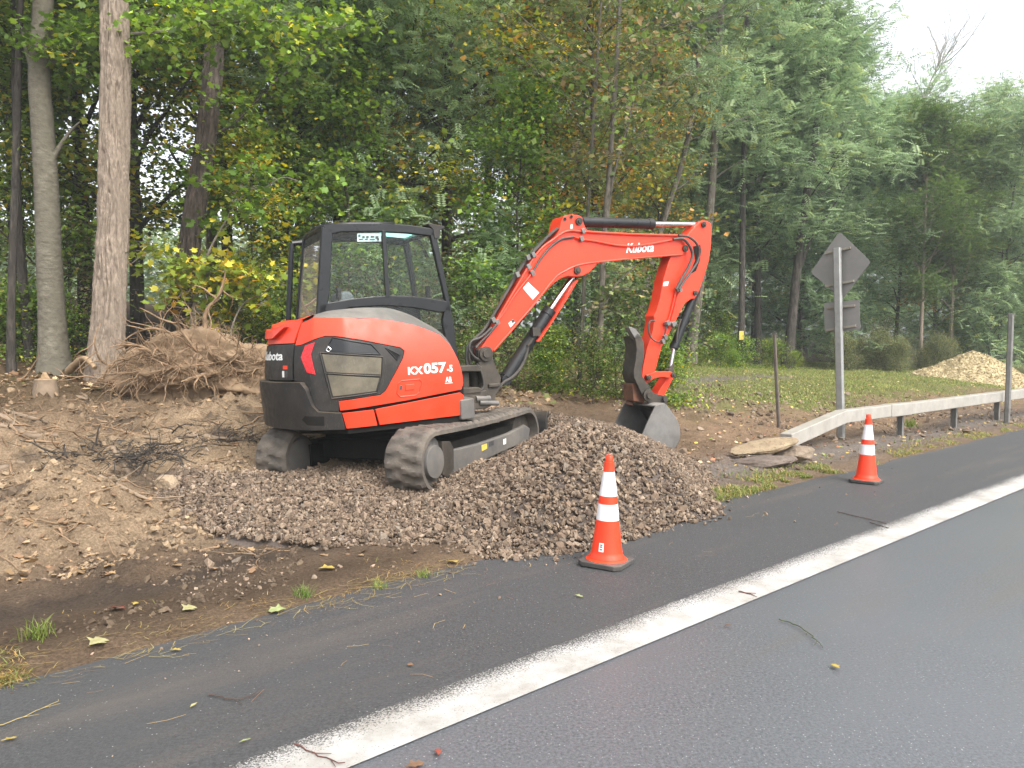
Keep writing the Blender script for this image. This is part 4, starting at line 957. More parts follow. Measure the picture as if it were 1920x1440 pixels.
# ================================================================== TREES
def leaf_mat(name, trans=.35, rough=.55):
    m, nt, p, out = new_mat(name)
    at = _n(nt, 'ShaderNodeAttribute', attribute_name='tint'); oi = nt.nodes.new('ShaderNodeObjectInfo')
    h = _n(nt, 'ShaderNodeHueSaturation'); nt.links.new(at.outputs['Color'], h.inputs['Color'])
    r = _n(nt, 'ShaderNodeMapRange'); r.inputs['To Min'].default_value = .485; r.inputs['To Max'].default_value = .515; nt.links.new(oi.outputs['Random'], r.inputs['Value']); nt.links.new(r.outputs[0], h.inputs['Hue'])
    r2 = _n(nt, 'ShaderNodeMapRange'); r2.inputs['To Min'].default_value = 1.25; r2.inputs['To Max'].default_value = 1.75
    w = _n(nt, 'ShaderNodeMath', operation='FRACT'); k = _n(nt, 'ShaderNodeMath', operation='MULTIPLY'); k.inputs[1].default_value = 7.13
    nt.links.new(oi.outputs['Random'], k.inputs[0]); nt.links.new(k.outputs[0], w.inputs[0]); nt.links.new(w.outputs[0], r2.inputs['Value']); nt.links.new(r2.outputs[0], h.inputs['Value'])
    nt.links.new(h.outputs[0], p.inputs['Base Color']); p.inputs['Roughness'].default_value = rough; p.inputs['Specular IOR Level'].default_value = .35
    t = nt.nodes.new('ShaderNodeBsdfTranslucent'); h2 = _n(nt, 'ShaderNodeHueSaturation', Saturation=1.1, Value=1.25); nt.links.new(h.outputs[0], h2.inputs['Color']); nt.links.new(h2.outputs[0], t.inputs['Color'])
    mx = _n(nt, 'ShaderNodeMixShader'); mx.inputs[0].default_value = trans; nt.links.new(p.outputs[0], mx.inputs[1]); nt.links.new(t.outputs[0], mx.inputs[2]); nt.links.new(mx.outputs[0], out.inputs['Surface'])
    return m
M_LEAF = leaf_mat('leaf')
def bark_mat(name, c0, c1, scale, stretch, bump, lo=.4, hi=.6):
    m, nt, p, out = new_mat(name)
    tcn = nt.nodes.new('ShaderNodeTexCoord'); mp = _n(nt, 'ShaderNodeMapping'); mp.inputs['Scale'].default_value = (1, 1, stretch); nt.links.new(tcn.outputs['Object'], mp.inputs['Vector'])
    f = noise_n(nt, mp.outputs[0], scale, 6, .65, lo, hi); big = noise_n(nt, tcn.outputs['Object'], 2.2, 5, .6, .35, .7)
    c = ramp_mix(nt, f, c0, c1); c = ramp_mix(nt, big, c, tuple((a * .55 + b * .45) * .9 for a, b in zip(c0, c1)))
    nt.links.new(c, p.inputs['Base Color']); p.inputs['Roughness'].default_value = .92; p.inputs['Specular IOR Level'].default_value = .2
    b = _n(nt, 'ShaderNodeBump'); b.inputs['Strength'].default_value = bump; b.inputs['Distance'].default_value = .03; nt.links.new(f, b.inputs['Height']); nt.links.new(b.outputs[0], p.inputs['Normal'])
    return m
M_BARK = bark_mat('ridged_bark', (.20, .158, .122), (.33, .268, .21), 26, .4, .4)
M_BEECH = bark_mat('smooth_grey_bark', (.085, .075, .055), (.22, .20, .155), 9, 1.6, .5, .3, .7)
M_PALE = bark_mat('pale_bark', (.15, .13, .105), (.29, .26, .21), 9, .8, .3)
M_MID = bark_mat('grey_brown_bark', (.075, .065, .05), (.18, .16, .13), 12, .4, .6)
M_DARK = bark_mat('dark_bark', (.035, .03, .026), (.11, .095, .08), 14, .3, .8)
PAL = {
 'maple': ([(.070, .115, .018), (.100, .150, .022), (.14, .195, .028), (.050, .080, .016), (.20, .21, .03), (.38, .29, .03)], [.30, .28, .17, .15, .07, .03]),
 'yellowing': ([(.105, .14, .02), (.16, .18, .025), (.26, .23, .03), (.42, .31, .035), (.28, .15, .03), (.07, .10, .018)], [.30, .25, .17, .10, .05, .13]),
 'dark': ([(.050, .082, .022), (.065, .105, .026), (.085, .13, .03), (.036, .058, .018), (.11, .135, .03)], [.3, .3, .18, .17, .05]),
 'locust': ([(.125, .175, .092), (.16, .215, .115), (.21, .27, .14), (.085, .13, .066), (.22, .245, .085)], [.3, .3, .2, .15, .05]),
 'rust': ([(.10, .12, .03), (.20, .15, .03), (.28, .13, .03), (.07, .11, .025), (.16, .09, .03)], [.3, .25, .12, .23, .10]),
 'weed': ([(.10, .12, .05), (.14, .155, .06), (.075, .095, .04), (.22, .19, .07), (.17, .14, .09)], [.3, .28, .2, .12, .1]),
 'brush': ([(.065, .10, .025), (.09, .13, .03), (.12, .10, .045), (.16, .12, .06), (.05, .075, .02)], [.3, .24, .16, .12, .18]),
}
def leaf_verts(P, D, Nn, L, W, kind):
    """P base, D direction of the midrib, Nn leaf normal; returns verts, faces"""
    Bn = np.cross(Nn, D); n = len(P); L = L[:, None]; W = W[:, None]
    if kind == 'maple':                                # five-lobed outline as a fan of quads
        out = [(0, 0, 0), (.18, .42, .05), (.42, .30, .03), (.58, .62, .10), (.70, .24, .02), (1.0, 0, -.06), (.70, -.24, .02), (.58, -.62, .10), (.42, -.30, .03), (.18, -.42, .05)]
        V = np.stack([P + D * L * a + Bn * W * b_ + Nn * W * c for a, b_, c in out], 1)
        f = np.array([(0, 1, 2), (0, 2, 8), (0, 8, 9), (2, 3, 4), (2, 4, 6), (2, 6, 8), (8, 6, 7), (4, 5, 6)])
        return V.reshape(-1, 3), (f[None] + np.arange(n)[:, None, None] * 10).reshape(-1, 3), 10
    V = np.stack([P, P + D * L * .42 + Bn * W * .5 + Nn * W * .12, P + D * L, P + D * L * .42 - Bn * W * .5 + Nn * W * .12], 1)
    f = np.array([(0, 1, 2), (0, 2, 3)])
    return V.reshape(-1, 3), (f[None] + np.arange(n)[:, None, None] * 4).reshape(-1, 3), 4
def unit(a): return a / np.maximum(np.linalg.norm(a, axis=1)[:, None], 1e-9)
def make_leaves(C, Dr, per, sig, size, kind, pal, g, flat=.45, droop=.25, clump_tone=.25):
    """C cluster centres, Dr their outward directions; per leaves each"""
    n = len(C); i = np.repeat(np.arange(n), per); m = len(i)
    cols, pr = PAL[pal]; cols = np.array(cols) * {'weed': 1.0, 'locust': 1.25}.get(pal, 1.32)
    if kind == 'frond':                                # a feathered leaf: leaflets in pairs along a drooping stalk
        P = C[i] + g.normal(size=(m, 3)) * np.array([sig, sig, sig * .6])
        D = unit(unit(Dr[i]) * .6 + g.normal(size=(m, 3)) * .75 + np.array([0, 0, .1])); D[:, 2] *= .5; D = unit(D)
        up = np.tile([[0, 0, 1.0]], (m, 1)); B = unit(np.cross(up, D) + 1e-6); Nn = np.cross(D, B)
        k = 6; Ps, Ds, Ns, Cs = [], [], [], []
        Lr = size * 3.4 * g.uniform(.7, 1.3, m)
        base = cols[g.choice(len(cols), m, p=pr)] * g.uniform(.8, 1.25, (m, 1))
        for j in range(k):
            t = (j + .6) / k; q = P + D * (Lr * t)[:, None] - up * (Lr * droop * 1.3 * t * t)[:, None]
            for s_ in (-1, 1):
                Ps.append(q); Ds.append(unit(B * s_ + D * .55 - up * (.25 + .35 * t))); Ns.append(unit(Nn + B * s_ * .3)); Cs.append(base)
        P, D, Nn, col = [np.concatenate(a) for a in (Ps, Ds, Ns, Cs)]
        L = size * g.uniform(.85, 1.2, len(P)); W = L * .36; kind = 'leaf'
    else:
        P = C[i] + g.normal(size=(m, 3)) * np.array([sig, sig, sig * flat])
        D = unit(unit(Dr[i]) * .5 + g.normal(size=(m, 3)) * np.array([.8, .8, .35]) - np.array([0, 0, droop]))
        Nn = unit(np.array([[0, 0, 1.0]]) + g.normal(size=(m, 3)) * .45); Nn = unit(Nn - D * (Nn * D).sum(1)[:, None])
        L = size * g.uniform(.65, 1.25, m); W = L * g.uniform(.75, 1.0, m)
        if kind == 'narrow': W = L * .3; kind = 'leaf'
        ct = cols[g.choice(len(cols), n, p=pr)]; own = cols[g.choice(len(cols), m, p=pr)]
        mixk = (g.random(m) < .5)[:, None]
        col = np.where(mixk, ct[i], own) * g.uniform(.8, 1.2, (m, 1)) * (1 + clump_tone * g.normal(size=n))[i][:, None].clip(.6, 1.5)
    V, F, k = leaf_verts(P, D, Nn, L, W, kind)
    return V, F, np.repeat(np.clip(col, .01, .6), k, 0)
def tube_np(paths):
    """paths: list of (points, radii, sides)"""
    b = MB()
    for pts, r, n in paths: b.tube(pts, r, n)
    return b
def wander(p, d, L, n, g, wig=.18, lift=0.0):
    pts = [np.array(p, float)]; d = np.array(d, float)
    for k in range(n):
        d = d + g.normal(size=3) * wig / n ** .5 + np.array([0, 0, lift / n]); d /= np.linalg.norm(d); pts.append(pts[-1] + d * L / n)
    return pts
def tree_data(g, H, R0, h0, spread, per, sig, size, kind, pal, trunk=None, limbs=22, el=(15, 55), twigs=5, twig_r=True, flat=.45, droop=.25, side=None, top=True, dome=False):
    paths, C, Dr = [], [], []
    if trunk is None:
        n = 12; lean = g.normal(size=2) * .03
        trunk = [np.array([lean[0] * H * t * t * 1.5 + .05 * math.sin(t * 7 + g.random() * 6) * t, lean[1] * H * t * t * 1.5, -.3 + (H + .3) * t]) for t in np.linspace(0, 1, n)]
    tp = smooth_path(trunk, 3); m = len(tp)
    zs = np.array([q[2] for q in tp]) - tp[0][2]; hh = zs[-1]
    rad = R0 * (1 - .86 * (zs / hh) ** .9) + R0 * .45 * np.exp(-zs / (R0 * 1.8 + .05))
    paths.append((tp, list(rad), 12))
    for k in range(limbs):
        t = h0 + (1 - h0) * ((k + .5) / limbs) ** .9
        z = t * hh; j = min(max(int(np.searchsorted(zs, z)), 1), m - 2); p = tp[j]
        az = k * 2.399 + g.normal() * .4
        if side is not None: az = side + g.normal() * .9
        e = RAD(g.uniform(*el) + 20 * t)
        rel = (t - h0) / (1 - h0 + 1e-6)
        L = spread * (1.0 - .72 * rel ** 1.6) * (.55 + .45 * min(1, rel * 5 + .35)) * g.uniform(.75, 1.2)
        if dome: L = spread * (.42 + .62 * math.sin(math.pi * min(1, .12 + .80 * rel))) * g.uniform(.75, 1.2)
        d = np.array([math.cos(az) * math.cos(e), math.sin(az) * math.cos(e), math.sin(e)])
        lp = wander(p, d, L, 6, g, .30, -.10)
        r0 = min(rad[j] * .5, .012 + L * .016)
        paths.append((lp, list(np.linspace(r0, .008, len(lp))), 6))
        for q in range(twigs):
            s_ = .3 + .7 * (q + g.random()) / twigs; i = min(int(s_ * 6), 5); pp = lp[i] + (lp[i + 1] - lp[i]) * (s_ * 6 - i if s_ < 1 else 1)
            dd = (lp[i + 1] - lp[i]); dd = dd / np.linalg.norm(dd); sd_ = g.normal(size=3) * np.array([.9, .9, .35]); dd = dd * .6 + sd_; dd /= np.linalg.norm(dd)
            tw = wander(pp, dd, L * g.uniform(.18, .42), 3, g, .3, -.1)
            if twig_r: paths.append((tw, [.008, .006, .005, .003], 3))
            for w_ in tw[1:]: C.append(w_ + g.normal(size=3) * .08); Dr.append(dd)
        C.append(lp[-1]); Dr.append(d)
    if top:
        for k in range(6): C.append(tp[-1] + g.normal(size=3) * .4); Dr.append(np.array([0, 0, 1.0]) + g.normal(size=3) * .5)
    C, Dr = np.array(C), np.array(Dr)
    V, F, Cc = make_leaves(C, Dr, per, sig, size, kind, pal, g, flat, droop)
    return tube_np(paths), (V, F, Cc)
def crown_stats(V): return V[:, 2].max()
LIB = {}
def lib(key, seed, bark, **kw):
    g = np.random.default_rng(seed)
    b, (V, F, Cc) = tree_data(g, **kw)
    LIB[key] = (b, (V, F, Cc), bark)
def put_tree(name, key, x, y, s, rz, label, group, cat='tree', z=None, sz=None, proto={}):
    z = float(ground_base(x, y)) - .05 if z is None else z
    t = thing(name, label, cat, (x, y, z), group); t.rotation_euler = (0, 0, rz); t.scale = (s, s, sz or s)
    if key not in proto:
        b, (V, F, Cc), bark = LIB[key]
        tr = b.build('trunk', bark, None, org=(0, 0, 0), sharp=80); cr_ = raw_mesh('crown', V, F, M_LEAF, None, cols=Cc)
        proto[key] = (tr, cr_)
    else:
        tr, cr_ = proto[key][0].copy(), proto[key][1].copy(); COL.objects.link(tr); COL.objects.link(cr_)
    tr.parent = t; cr_.parent = t
    return t
lib('maple_a', 1, M_DARK, H=15, R0=.17, h0=.14, spread=3.6, per=38, sig=.34, size=.118, kind='leaf', pal='maple', limbs=30, twigs=6)
lib('maple_b', 2, M_DARK, H=14, R0=.14, h0=.10, spread=3.2, per=38, sig=.36, size=.115, kind='leaf', pal='yellowing', limbs=28, twigs=6)
lib('maple_c', 3, M_BARK, H=17, R0=.20, h0=.22, spread=4.0, per=36, sig=.38, size=.122, kind='leaf', pal='dark', limbs=30, twigs=6)
lib('rust_a', 4, M_DARK, H=11, R0=.11, h0=.16, spread=2.6, per=32, sig=.30, size=.10, kind='leaf', pal='rust', limbs=24, twigs=5)
lib('locust_a', 5, M_DARK, H=14.5, R0=.13, h0=.20, spread=4.3, per=15, sig=.46, size=.12, kind='frond', pal='locust', limbs=36, twigs=7, droop=.06, dome=True, el=(8, 50))
lib('locust_b', 6, M_DARK, H=12.5, R0=.11, h0=.05, spread=4.2, per=15, sig=.46, size=.12, kind='frond', pal='locust', limbs=40, twigs=7, el=(0, 45), droop=.06, dome=True)
lib('locust_c', 7, M_BARK, H=15.5, R0=.15, h0=.26, spread=4.0, per=13, sig=.44, size=.12, kind='frond', pal='dark', limbs=30, twigs=7, droop=.06, dome=True)
lib('young_a', 8, M_DARK, H=5.5, R0=.045, h0=.12, spread=1.5, per=26, sig=.24, size=.095, kind='leaf', pal='maple', limbs=18, twigs=4)
lib('young_b', 9, M_DARK, H=4.5, R0=.04, h0=.10, spread=1.4, per=24, sig=.24, size=.088, kind='leaf', pal='yellowing', limbs=16, twigs=4)
lib('young_c', 10, M_DARK, H=4.0, R0=.035, h0=.08, spread=1.4, per=5, sig=.22, size=.09, kind='frond', pal='locust', limbs=16, twigs=4)
lib('brush_a', 11, M_DARK, H=2.2, R0=.02, h0=.05, spread=1.1, per=11, sig=.24, size=.07, kind='leaf', pal='brush', limbs=16, twigs=4, el=(25, 70))
lib('brush_b', 12, M_DARK, H=1.5, R0=.015, h0=.03, spread=1.0, per=18, sig=.20, size=.07, kind='leaf', pal='maple', limbs=16, twigs=4, el=(10, 60))
lib('weed_a', 13, M_DARK, H=1.3, R0=.012, h0=.03, spread=.9, per=24, sig=.16, size=.075, kind='narrow', pal='weed', limbs=22, twigs=4, el=(45, 80), flat=1.2, droop=-.6)
def px_x(px, y): return (px - 960) / FPX * y
g = np.random.default_rng(42)
tree_n = 0
def row(y0, y1, p0, p1, step, keys, name, label, group, smin=.85, smax=1.15, cat='tree', jit=.4, hcap=None, skip=None):
    p = p0
    while p < p1:
        y = g.uniform(y0, y1); x = px_x(p + g.normal() * step * jit, y); k = keys[int(g.integers(0, len(keys)))]
        s = g.uniform(smin, smax)
        if hcap is not None:
            H = max(LIB[k][1][0][:, 2].max(), 1); pyt = hcap(p); zt = CAM_H + (652 - pyt) / FPX * y - float(ground_base(x, y)); s = min(s, zt / H)
        u, v = UVr(x, y)
        if skip is not None and skip[0] < (x / y * FPX + 960) < skip[1]: p += step; continue
        if v > 5.5 and s > .2: put_tree(name, k, x, y, s, g.uniform(0, 6.28), label, group, cat)
        p += step
def cap(px): return np.interp(px, [0, 1380, 1450, 1520, 1600, 1690, 1740, 1790, 1860, 2000, 2200], [-900, -500, -180, 20, 110, 190, 225, 215, 150, 120, 160])
GA = ('leafy green tree in the shaded wood behind the root ball and cab', 'trees of the wood behind the root ball and cab')
GB = ('leafy tree of the wood behind the raised boom', 'trees of the wood behind the boom')
GC = ('feathery pale green tree on the wood edge beyond the lawn and road signs', 'trees on the wood edge beyond the lawn')
row(13.2, 15.5, -120, 560, 95, ['young_a', 'young_b', 'young_a', 'brush_a'], 'young_tree', 'slender young tree with loose leaves under the wood behind the root ball', 'young trees behind the root ball', .8, 1.3, skip=(255, 450))
row(13.0, 15.0, 560, 1250, 75, ['young_a', 'young_b', 'brush_a', 'young_c', 'brush_a'], 'young_tree', 'slender young tree in the undergrowth behind the excavator', 'young trees behind the excavator', .7, 1.15)
row(15.5, 18.5, -260, 560, 150, ['maple_a', 'maple_b', 'maple_c', 'maple_a'], 'leafy_tree', *GA)
row(20, 25, -400, 620, 175, ['maple_c', 'maple_a', 'maple_b', 'rust_a'], 'leafy_tree', *GA)
row(28, 36, -500, 640, 230, ['maple_c', 'maple_a', 'locust_c'], 'leafy_tree', *GA, .85, 1.1, hcap=lambda p: 330)
row(16.5, 19, 620, 1240, 130, ['maple_b', 'maple_a', 'rust_a', 'locust_b'], 'leafy_tree', *GB)
row(21, 26, 640, 1260, 120, ['locust_b', 'rust_a', 'maple_c', 'locust_a'], 'leafy_tree', *GB)
row(29, 37, 660, 1300, 170, ['locust_a', 'maple_c', 'locust_c'], 'leafy_tree', *GB, .9, 1.15, hcap=lambda p: np.interp(p, [660, 1000, 1300], [330, 260, -100]))
row(27, 31, 1290, 2250, 125, ['locust_a', 'locust_b', 'locust_b', 'locust_c'], 'feathery_tree', *GC, .9, 1.2, hcap=cap)
row(33, 38, 1270, 2250, 120, ['locust_a', 'locust_b', 'locust_c', 'rust_a'], 'feathery_tree', *GC, 1.0, 1.3, hcap=cap)
row(42, 50, 1250, 2300, 120, ['locust_a', 'locust_b', 'maple_c'], 'feathery_tree', *GC, 1.1, 1.5, hcap=cap)
row(26, 29, 1280, 2200, 120, ['young_c', 'brush_b', 'brush_a', 'young_a'], 'shrub', 'low leafy shrub at the foot of the trees beyond the lawn', 'shrubs along the far lawn edge', .45, 1.15, 'shrub')
row(24.8, 26.5, 1585, 1800, 24, ['weed_a'], 'weed_clump', 'tall grey green weed clump beside the wood chip heap', 'tall weeds beside the wood chips', .5, .85, 'weeds')
row(22.5, 25, 1300, 1500, 38, ['brush_b'], 'shrub', 'rounded green shrub on the lawn edge behind the marker post', 'shrubs behind the marker post', .35, .65, 'shrub')
row(11.9, 13.4, 880, 1260, 42, ['brush_a', 'brush_b', 'brush_a'], 'shrub', 'twiggy brown green shrub between the gravel heap and the wood', 'shrubs behind the gravel heap', .4, .8, 'shrub')
row(12.5, 13.8, -60, 560, 70, ['brush_b', 'brush_a'], 'shrub', 'low leafy shrub in the shade behind the root ball', 'shrubs behind the root ball', .5, .9, 'shrub', skip=(150, 420))
# ------------------------------------------------------------------ single trees the photograph shows by their trunks
def px_path(px, d, ext=None):
    pts = [at_depth(q[0], q[1], d + (q[2] if len(q) > 2 else 0)) for q in px]
    b0 = pts[0].copy(); b0[2] -= .35; pts.insert(0, b0)
    if ext: 
        k = pts[-1] - pts[-2]; k /= np.linalg.norm(k); pts.append(pts[-1] + k * ext * .5 + np.array([0, 0, .1])); pts.append(pts[-2] + k * ext)
    return pts
def hero(name, label, px, d, r, bark, key_kw, seed, ext=3.0, limbs_px=(), group=None, hires=None, cat='tree', rl=.03):
    g = np.random.default_rng(seed); pts = px_path(px, d, ext); base = pts[1].copy()
    loc = np.array([base[0], base[1], float(ground_base(base[0], base[1])) - .02])
    t = thing(name, label, cat, loc, group)
    tp = smooth_path(pts, 5); zs = np.array([q[2] for q in tp]); zs = zs - zs[0]
    rr = np.interp(zs, np.linspace(0, zs[-1], len(r)), r)
    b = MB(); C, Dr = [], []
    if hires:
        nA, nZ, amp = hires
        tz = np.linspace(0, len(tp) - 1.001, nZ); i0 = tz.astype(int); f = (tz - i0)[:, None]
        P = np.array(tp); P = P[i0] * (1 - f) + P[i0 + 1] * f; rz = np.interp(tz, np.arange(len(rr)), rr); hz = np.interp(tz, np.arange(len(zs)), zs)
        a = np.linspace(0, 2 * np.pi, nA, endpoint=False)
        A, Hh = np.meshgrid(a, hz)
        cx, cy = np.cos(A) * rz.mean() * 11, np.sin(A) * rz.mean() * 11
        warp = fbm(cx * 1.3 + 9, Hh * 1.2 + cy, 5, 3) * 2.2
        n1 = np.abs(fbm(cx * 1.5 + warp, cy * 1.5 + Hh * 1.5 + warp * .6, 6, 3) - .5) * 2
        n2 = np.abs(fbm(cx * 3.4 + 30 - warp, cy * 3.4 + Hh * 4.0, 7, 3) - .5) * 2
        dsp = amp * (np.clip(n1 * 3.2, 0, 1) * .75 + np.clip(n2 * 2.5, 0, 1) * .35 - .6)
        flare = 1 + .35 * np.exp(-Hh / .35) * (1 + .5 * np.sin(A * 4 + 1))
        Rr = rz[:, None] * flare + dsp
        V = np.stack([P[:, 0][:, None] + Rr * np.cos(A), P[:, 1][:, None] + Rr * np.sin(A), np.repeat(P[:, 2][:, None], nA, 1)], -1)
        k = np.arange(nA * nZ).reshape(nZ, nA); F = np.stack([k[:-1], np.roll(k[:-1], -1, 1), np.roll(k[1:], -1, 1), k[1:]], -1).reshape(-1, 4)
        tr = raw_mesh('trunk', V.reshape(-1, 3) - loc, F, bark, t, smooth=True)
    else:
        rf = [q + .4 * rr[0] * math.exp(-z / .3) for q, z in zip(rr, np.maximum(zs - .35, 0))]
        b.tube(tp, rf, 20)
    for lp, r0, leaf in limbs_px:
        q = smooth_path([at_depth(x[0], x[1], d + (x[2] if len(x) > 2 else 0)) for x in lp], 5)
        b.tube(q, list(np.linspace(r0, .008, len(q))), 10)
        if leaf:
            for k in range(int(len(q) * .25), len(q)):
                for _ in range(leaf):
                    dd = g.normal(size=3) * np.array([1, 1, .4]); dd /= np.linalg.norm(dd); w_ = wander(q[k], dd, g.uniform(.3, .9), 3, g, .3, -.15)
                    b.tube(w_, [.007, .006, .004, .003], 3)
                    for e in w_[1:]: C.append(e); Dr.append(dd)
    if key_kw:
        kw = dict(limbs=14, el=(5, 40), twigs=5, h0=.45, spread=3.0, per=24, sig=.28, size=.15, kind='leaf', pal='maple'); kw.update({k: v for k, v in key_kw.items() if k not in ('pal2', 'size2', 'per2', 'kind2')})
        b2, (V2, F2, C2) = tree_data(g, H=1, R0=max(r) * .6, trunk=[np.array(p) for p in pts[1:]], **kw)
        n0 = (len(smooth_path([np.array(p) for p in pts[1:]], 3))) * 12       # skip its own trunk tube
        fs = [f for f in b2.f if min(f) >= n0]; b.add(b2.v[n0:], [tuple(i - n0 for i in f) for f in fs])
    else: V2 = None
    if b.v: b.build('limb' if hires else 'trunk', bark, t, sharp=80)
    parts = []
    if V2 is not None: parts.append((V2, F2, C2))
    if C:
        kw = key_kw or {}
        parts.append(make_leaves(np.array(C), np.array(Dr), kw.get('per2', 8), .14, kw.get('size2', .105), kw.get('kind2', 'maple'), kw.get('pal2', kw.get('pal', 'maple')), g))
    for V, F, Cc in parts:
        raw_mesh('crown', V - loc, F, M_LEAF, t, cols=Cc)
    return t
hero('grey_barked_tree', 'smooth grey barked tree with a forked upper trunk beside the broad furrowed trunk', [(104, 722), (98, 600), (92, 480), (87, 350), (80, 240), (74, 150), (78, 70), (81, 0)], 12.0, [.235, .19, .175, .16, .145, .13, .10, .09], M_BEECH,
     dict(h0=.80, spread=2.6, pal='maple', limbs=10), 21, 4.0,
     [([(92, 310), (112, 275), (133, 245), (150, 228)], .05, 0), ([(76, 128), (100, 118), (122, 104), (170, 60), (235, 34), (330, 0)], .05, 2), ([(92, 122), (118, 100), (180, 82), (235, 66, -.5), (330, 58, -.8), (420, 44, -1), (500, 38, -1.2), (640, 55, -1.4)], .045, 3), ([(60, 130), (48, 90), (40, 50)], .04, 1)])
hero('furrowed_tree', 'broad straight trunk with deeply furrowed pale brown bark rising beside the root ball', [(192, 724), (199, 650), (206, 540), (212, 400), (216, 250), (216, 110), (214, 0)], 11.3, [.235, .215, .195, .18, .17, .16, .15], M_BARK,
     dict(h0=.86, spread=2.5, limbs=8), 22, 4.0, hires=(150, 700, .055))
hero('leaning_tree', 'dark furrowed tree leaning over the root ball toward the cab', [(322, 642), (338, 560), (352, 480), (364, 400), (380, 310), (393, 200), (401, 100), (398, 0)], 13.0, [.20, .18, .165, .15, .14, .125, .11, .10], bark_mat('furrowed_dark_bark', (.045, .036, .03), (.17, .135, .11), 15, .22, .9),
     dict(h0=.62, spread=3.2, limbs=12, pal='maple'), 23, 4.0, [([(365, 290), (300, 270), (240, 262)], .03, 1), ([(385, 260), (440, 230), (520, 150), (600, 90)], .03, 2)], hires=(90, 460, .04))
hero('slender_tree', 'thin dark trunk standing apart at the edge of the wood beside the smooth grey tree', [(22, 732), (21, 600), (25, 450), (30, 300), (34, 150), (38, 0)], 12.2, [.07, .06, .055, .05, .045, .04], M_DARK, dict(h0=.5, spread=2, limbs=9), 24, 3.0)
hero('slender_tree', 'thin crooked trunk in the shade between the smooth grey tree and its thin neighbour', [(58, 716), (52, 620), (42, 520), (34, 420), (32, 330)], 13.0, [.08, .07, .06, .05, .04], M_DARK, dict(h0=.55, spread=2, limbs=8), 25, 4.0)
hero('pale_sapling', 'pale forked sapling with yellow and green maple leaves behind the root ball', [(358, 642), (361, 595), (370, 548), (383, 495), (400, 455), (420, 420), (448, 375), (472, 355), (500, 350)], 12.2, [.04, .036, .034, .030, .026, .020, .016, .012, .008], M_PALE, dict(h0=.6, spread=.9, limbs=7, twigs=3, per=6, size=.12, kind='maple', pal='maple', sig=.14, pal2='yellowing', size2=.13, per2=4), 26, .5,
     [([(372, 540), (392, 512), (415, 510), (440, 525)], .014, 3), ([(366, 565), (345, 520), (320, 490), (285, 455)], .013, 2), ([(360, 600), (352, 560), (350, 520)], .010, 2)])
hero('pale_sapling', 'crooked bare pale sapling with few leaves between the cab and the leaning tree', [(430, 650), (436, 610), (452, 575), (470, 560), (492, 552)], 12.0, [.018, .016, .013, .010, .006], M_PALE, dict(h0=.5, spread=.8, limbs=5, twigs=3, per=5, size=.11, kind='maple', pal='yellowing', sig=.12), 27, .4)
mid = dict(h0=.32, spread=2.4, limbs=18, kind='leaf', size=.11, per=20, dome=True, droop=.06)
hero('twin_stem_tree', 'slim forked tree with pale dusty trunk just behind the raised boom', [(1118, 782), (1122, 690), (1128, 560), (1132, 450), (1142, 330), (1150, 210), (1158, 90), (1162, 0)], 13.0, [0.0663, 0.0546, 0.0484, 0.0452, 0.0406, 0.0359, 0.0312, 0.0273], M_MID, dict(mid, pal='weed', h0=.35, kind='frond', size=.085, per=3), 31, 3.0, [([(1134, 440), (1150, 330), (1175, 240), (1200, 140)], .035, 1), ([(1126, 600), (1150, 540), (1190, 500)], .02, 1)])
hero('slim_tree', 'thin straight grey tree beside the forked tree behind the boom ram', [(1083, 775), (1088, 680), (1094, 560), (1100, 440), (1108, 300), (1116, 180)], 13.4, [0.039, 0.0351, 0.0312, 0.0273, 0.0234, 0.0195], M_MID, dict(mid, pal='brush', h0=.4, per=10), 32, 3.0)
hero('slim_tree', 'slim pale tree slanting behind the tip of the bucket thumb', [(1188, 640), (1205, 560), (1228, 470), (1252, 390), (1280, 300), (1302, 190), (1310, 100)], 17.5, [0.078, 0.0702, 0.0624, 0.0585, 0.0507, 0.0429, 0.039], M_MID, dict(mid, pal='locust', kind='frond', size=.10, per=4), 33, 3.0)
hero('tall_tree', 'tall grey trunk behind the tip of the dipper arm', [(1296, 660), (1306, 580), (1318, 500), (1330, 410), (1338, 300), (1344, 170), (1350, 50)], 23.5, [0.148, 0.129, 0.117, 0.109, 0.101, 0.0936, 0.078], M_MID, dict(mid, pal='locust', kind='frond', size=.115, per=6, spread=3), 34, 4.0)
ye = hero('tall_tree', 'straight slim trunk with a yellow marker at its foot behind the slanted marker post', [(1390, 650), (1391, 540), (1393, 400), (1396, 240), (1400, 90)], 24.5, [0.101, 0.0897, 0.0819, 0.0741, 0.0663], M_DARK, dict(mid, pal='locust', kind='frond', size=.115, per=6, spread=3), 35, 4.0)
hero('tall_tree', 'forked leaning dark trunk behind the diamond sign', [(1478, 675), (1486, 590), (1496, 490), (1510, 380), (1528, 260), (1545, 130)], 26.0, [0.172, 0.148, 0.129, 0.117, 0.101, 0.0858], M_DARK, dict(mid, pal='locust', kind='frond', size=.115, per=7, spread=2.4), 36, 1.2, [([(1494, 520), (1520, 450), (1560, 390), (1600, 330)], .07, 1)])
hero('tall_tree', 'dark trunk against bright sky gaps above the cab roof', [(560, 640), (565, 500), (570, 350), (566, 200), (560, 60), (556, -60)], 17.0, [0.117, 0.109, 0.0975, 0.0858, 0.0702, 0.0624], M_DARK, dict(mid, pal='yellowing', spread=2.6), 37, 3.0)
hero('tall_tree', 'slim dark trunk rising right behind the cab roof', [(648, 640), (650, 480), (652, 330), (650, 190), (655, 40)], 18.5, [0.101, 0.0936, 0.0819, 0.0702, 0.0585], M_DARK, dict(mid, pal='yellowing', spread=2.6), 38, 4.0)
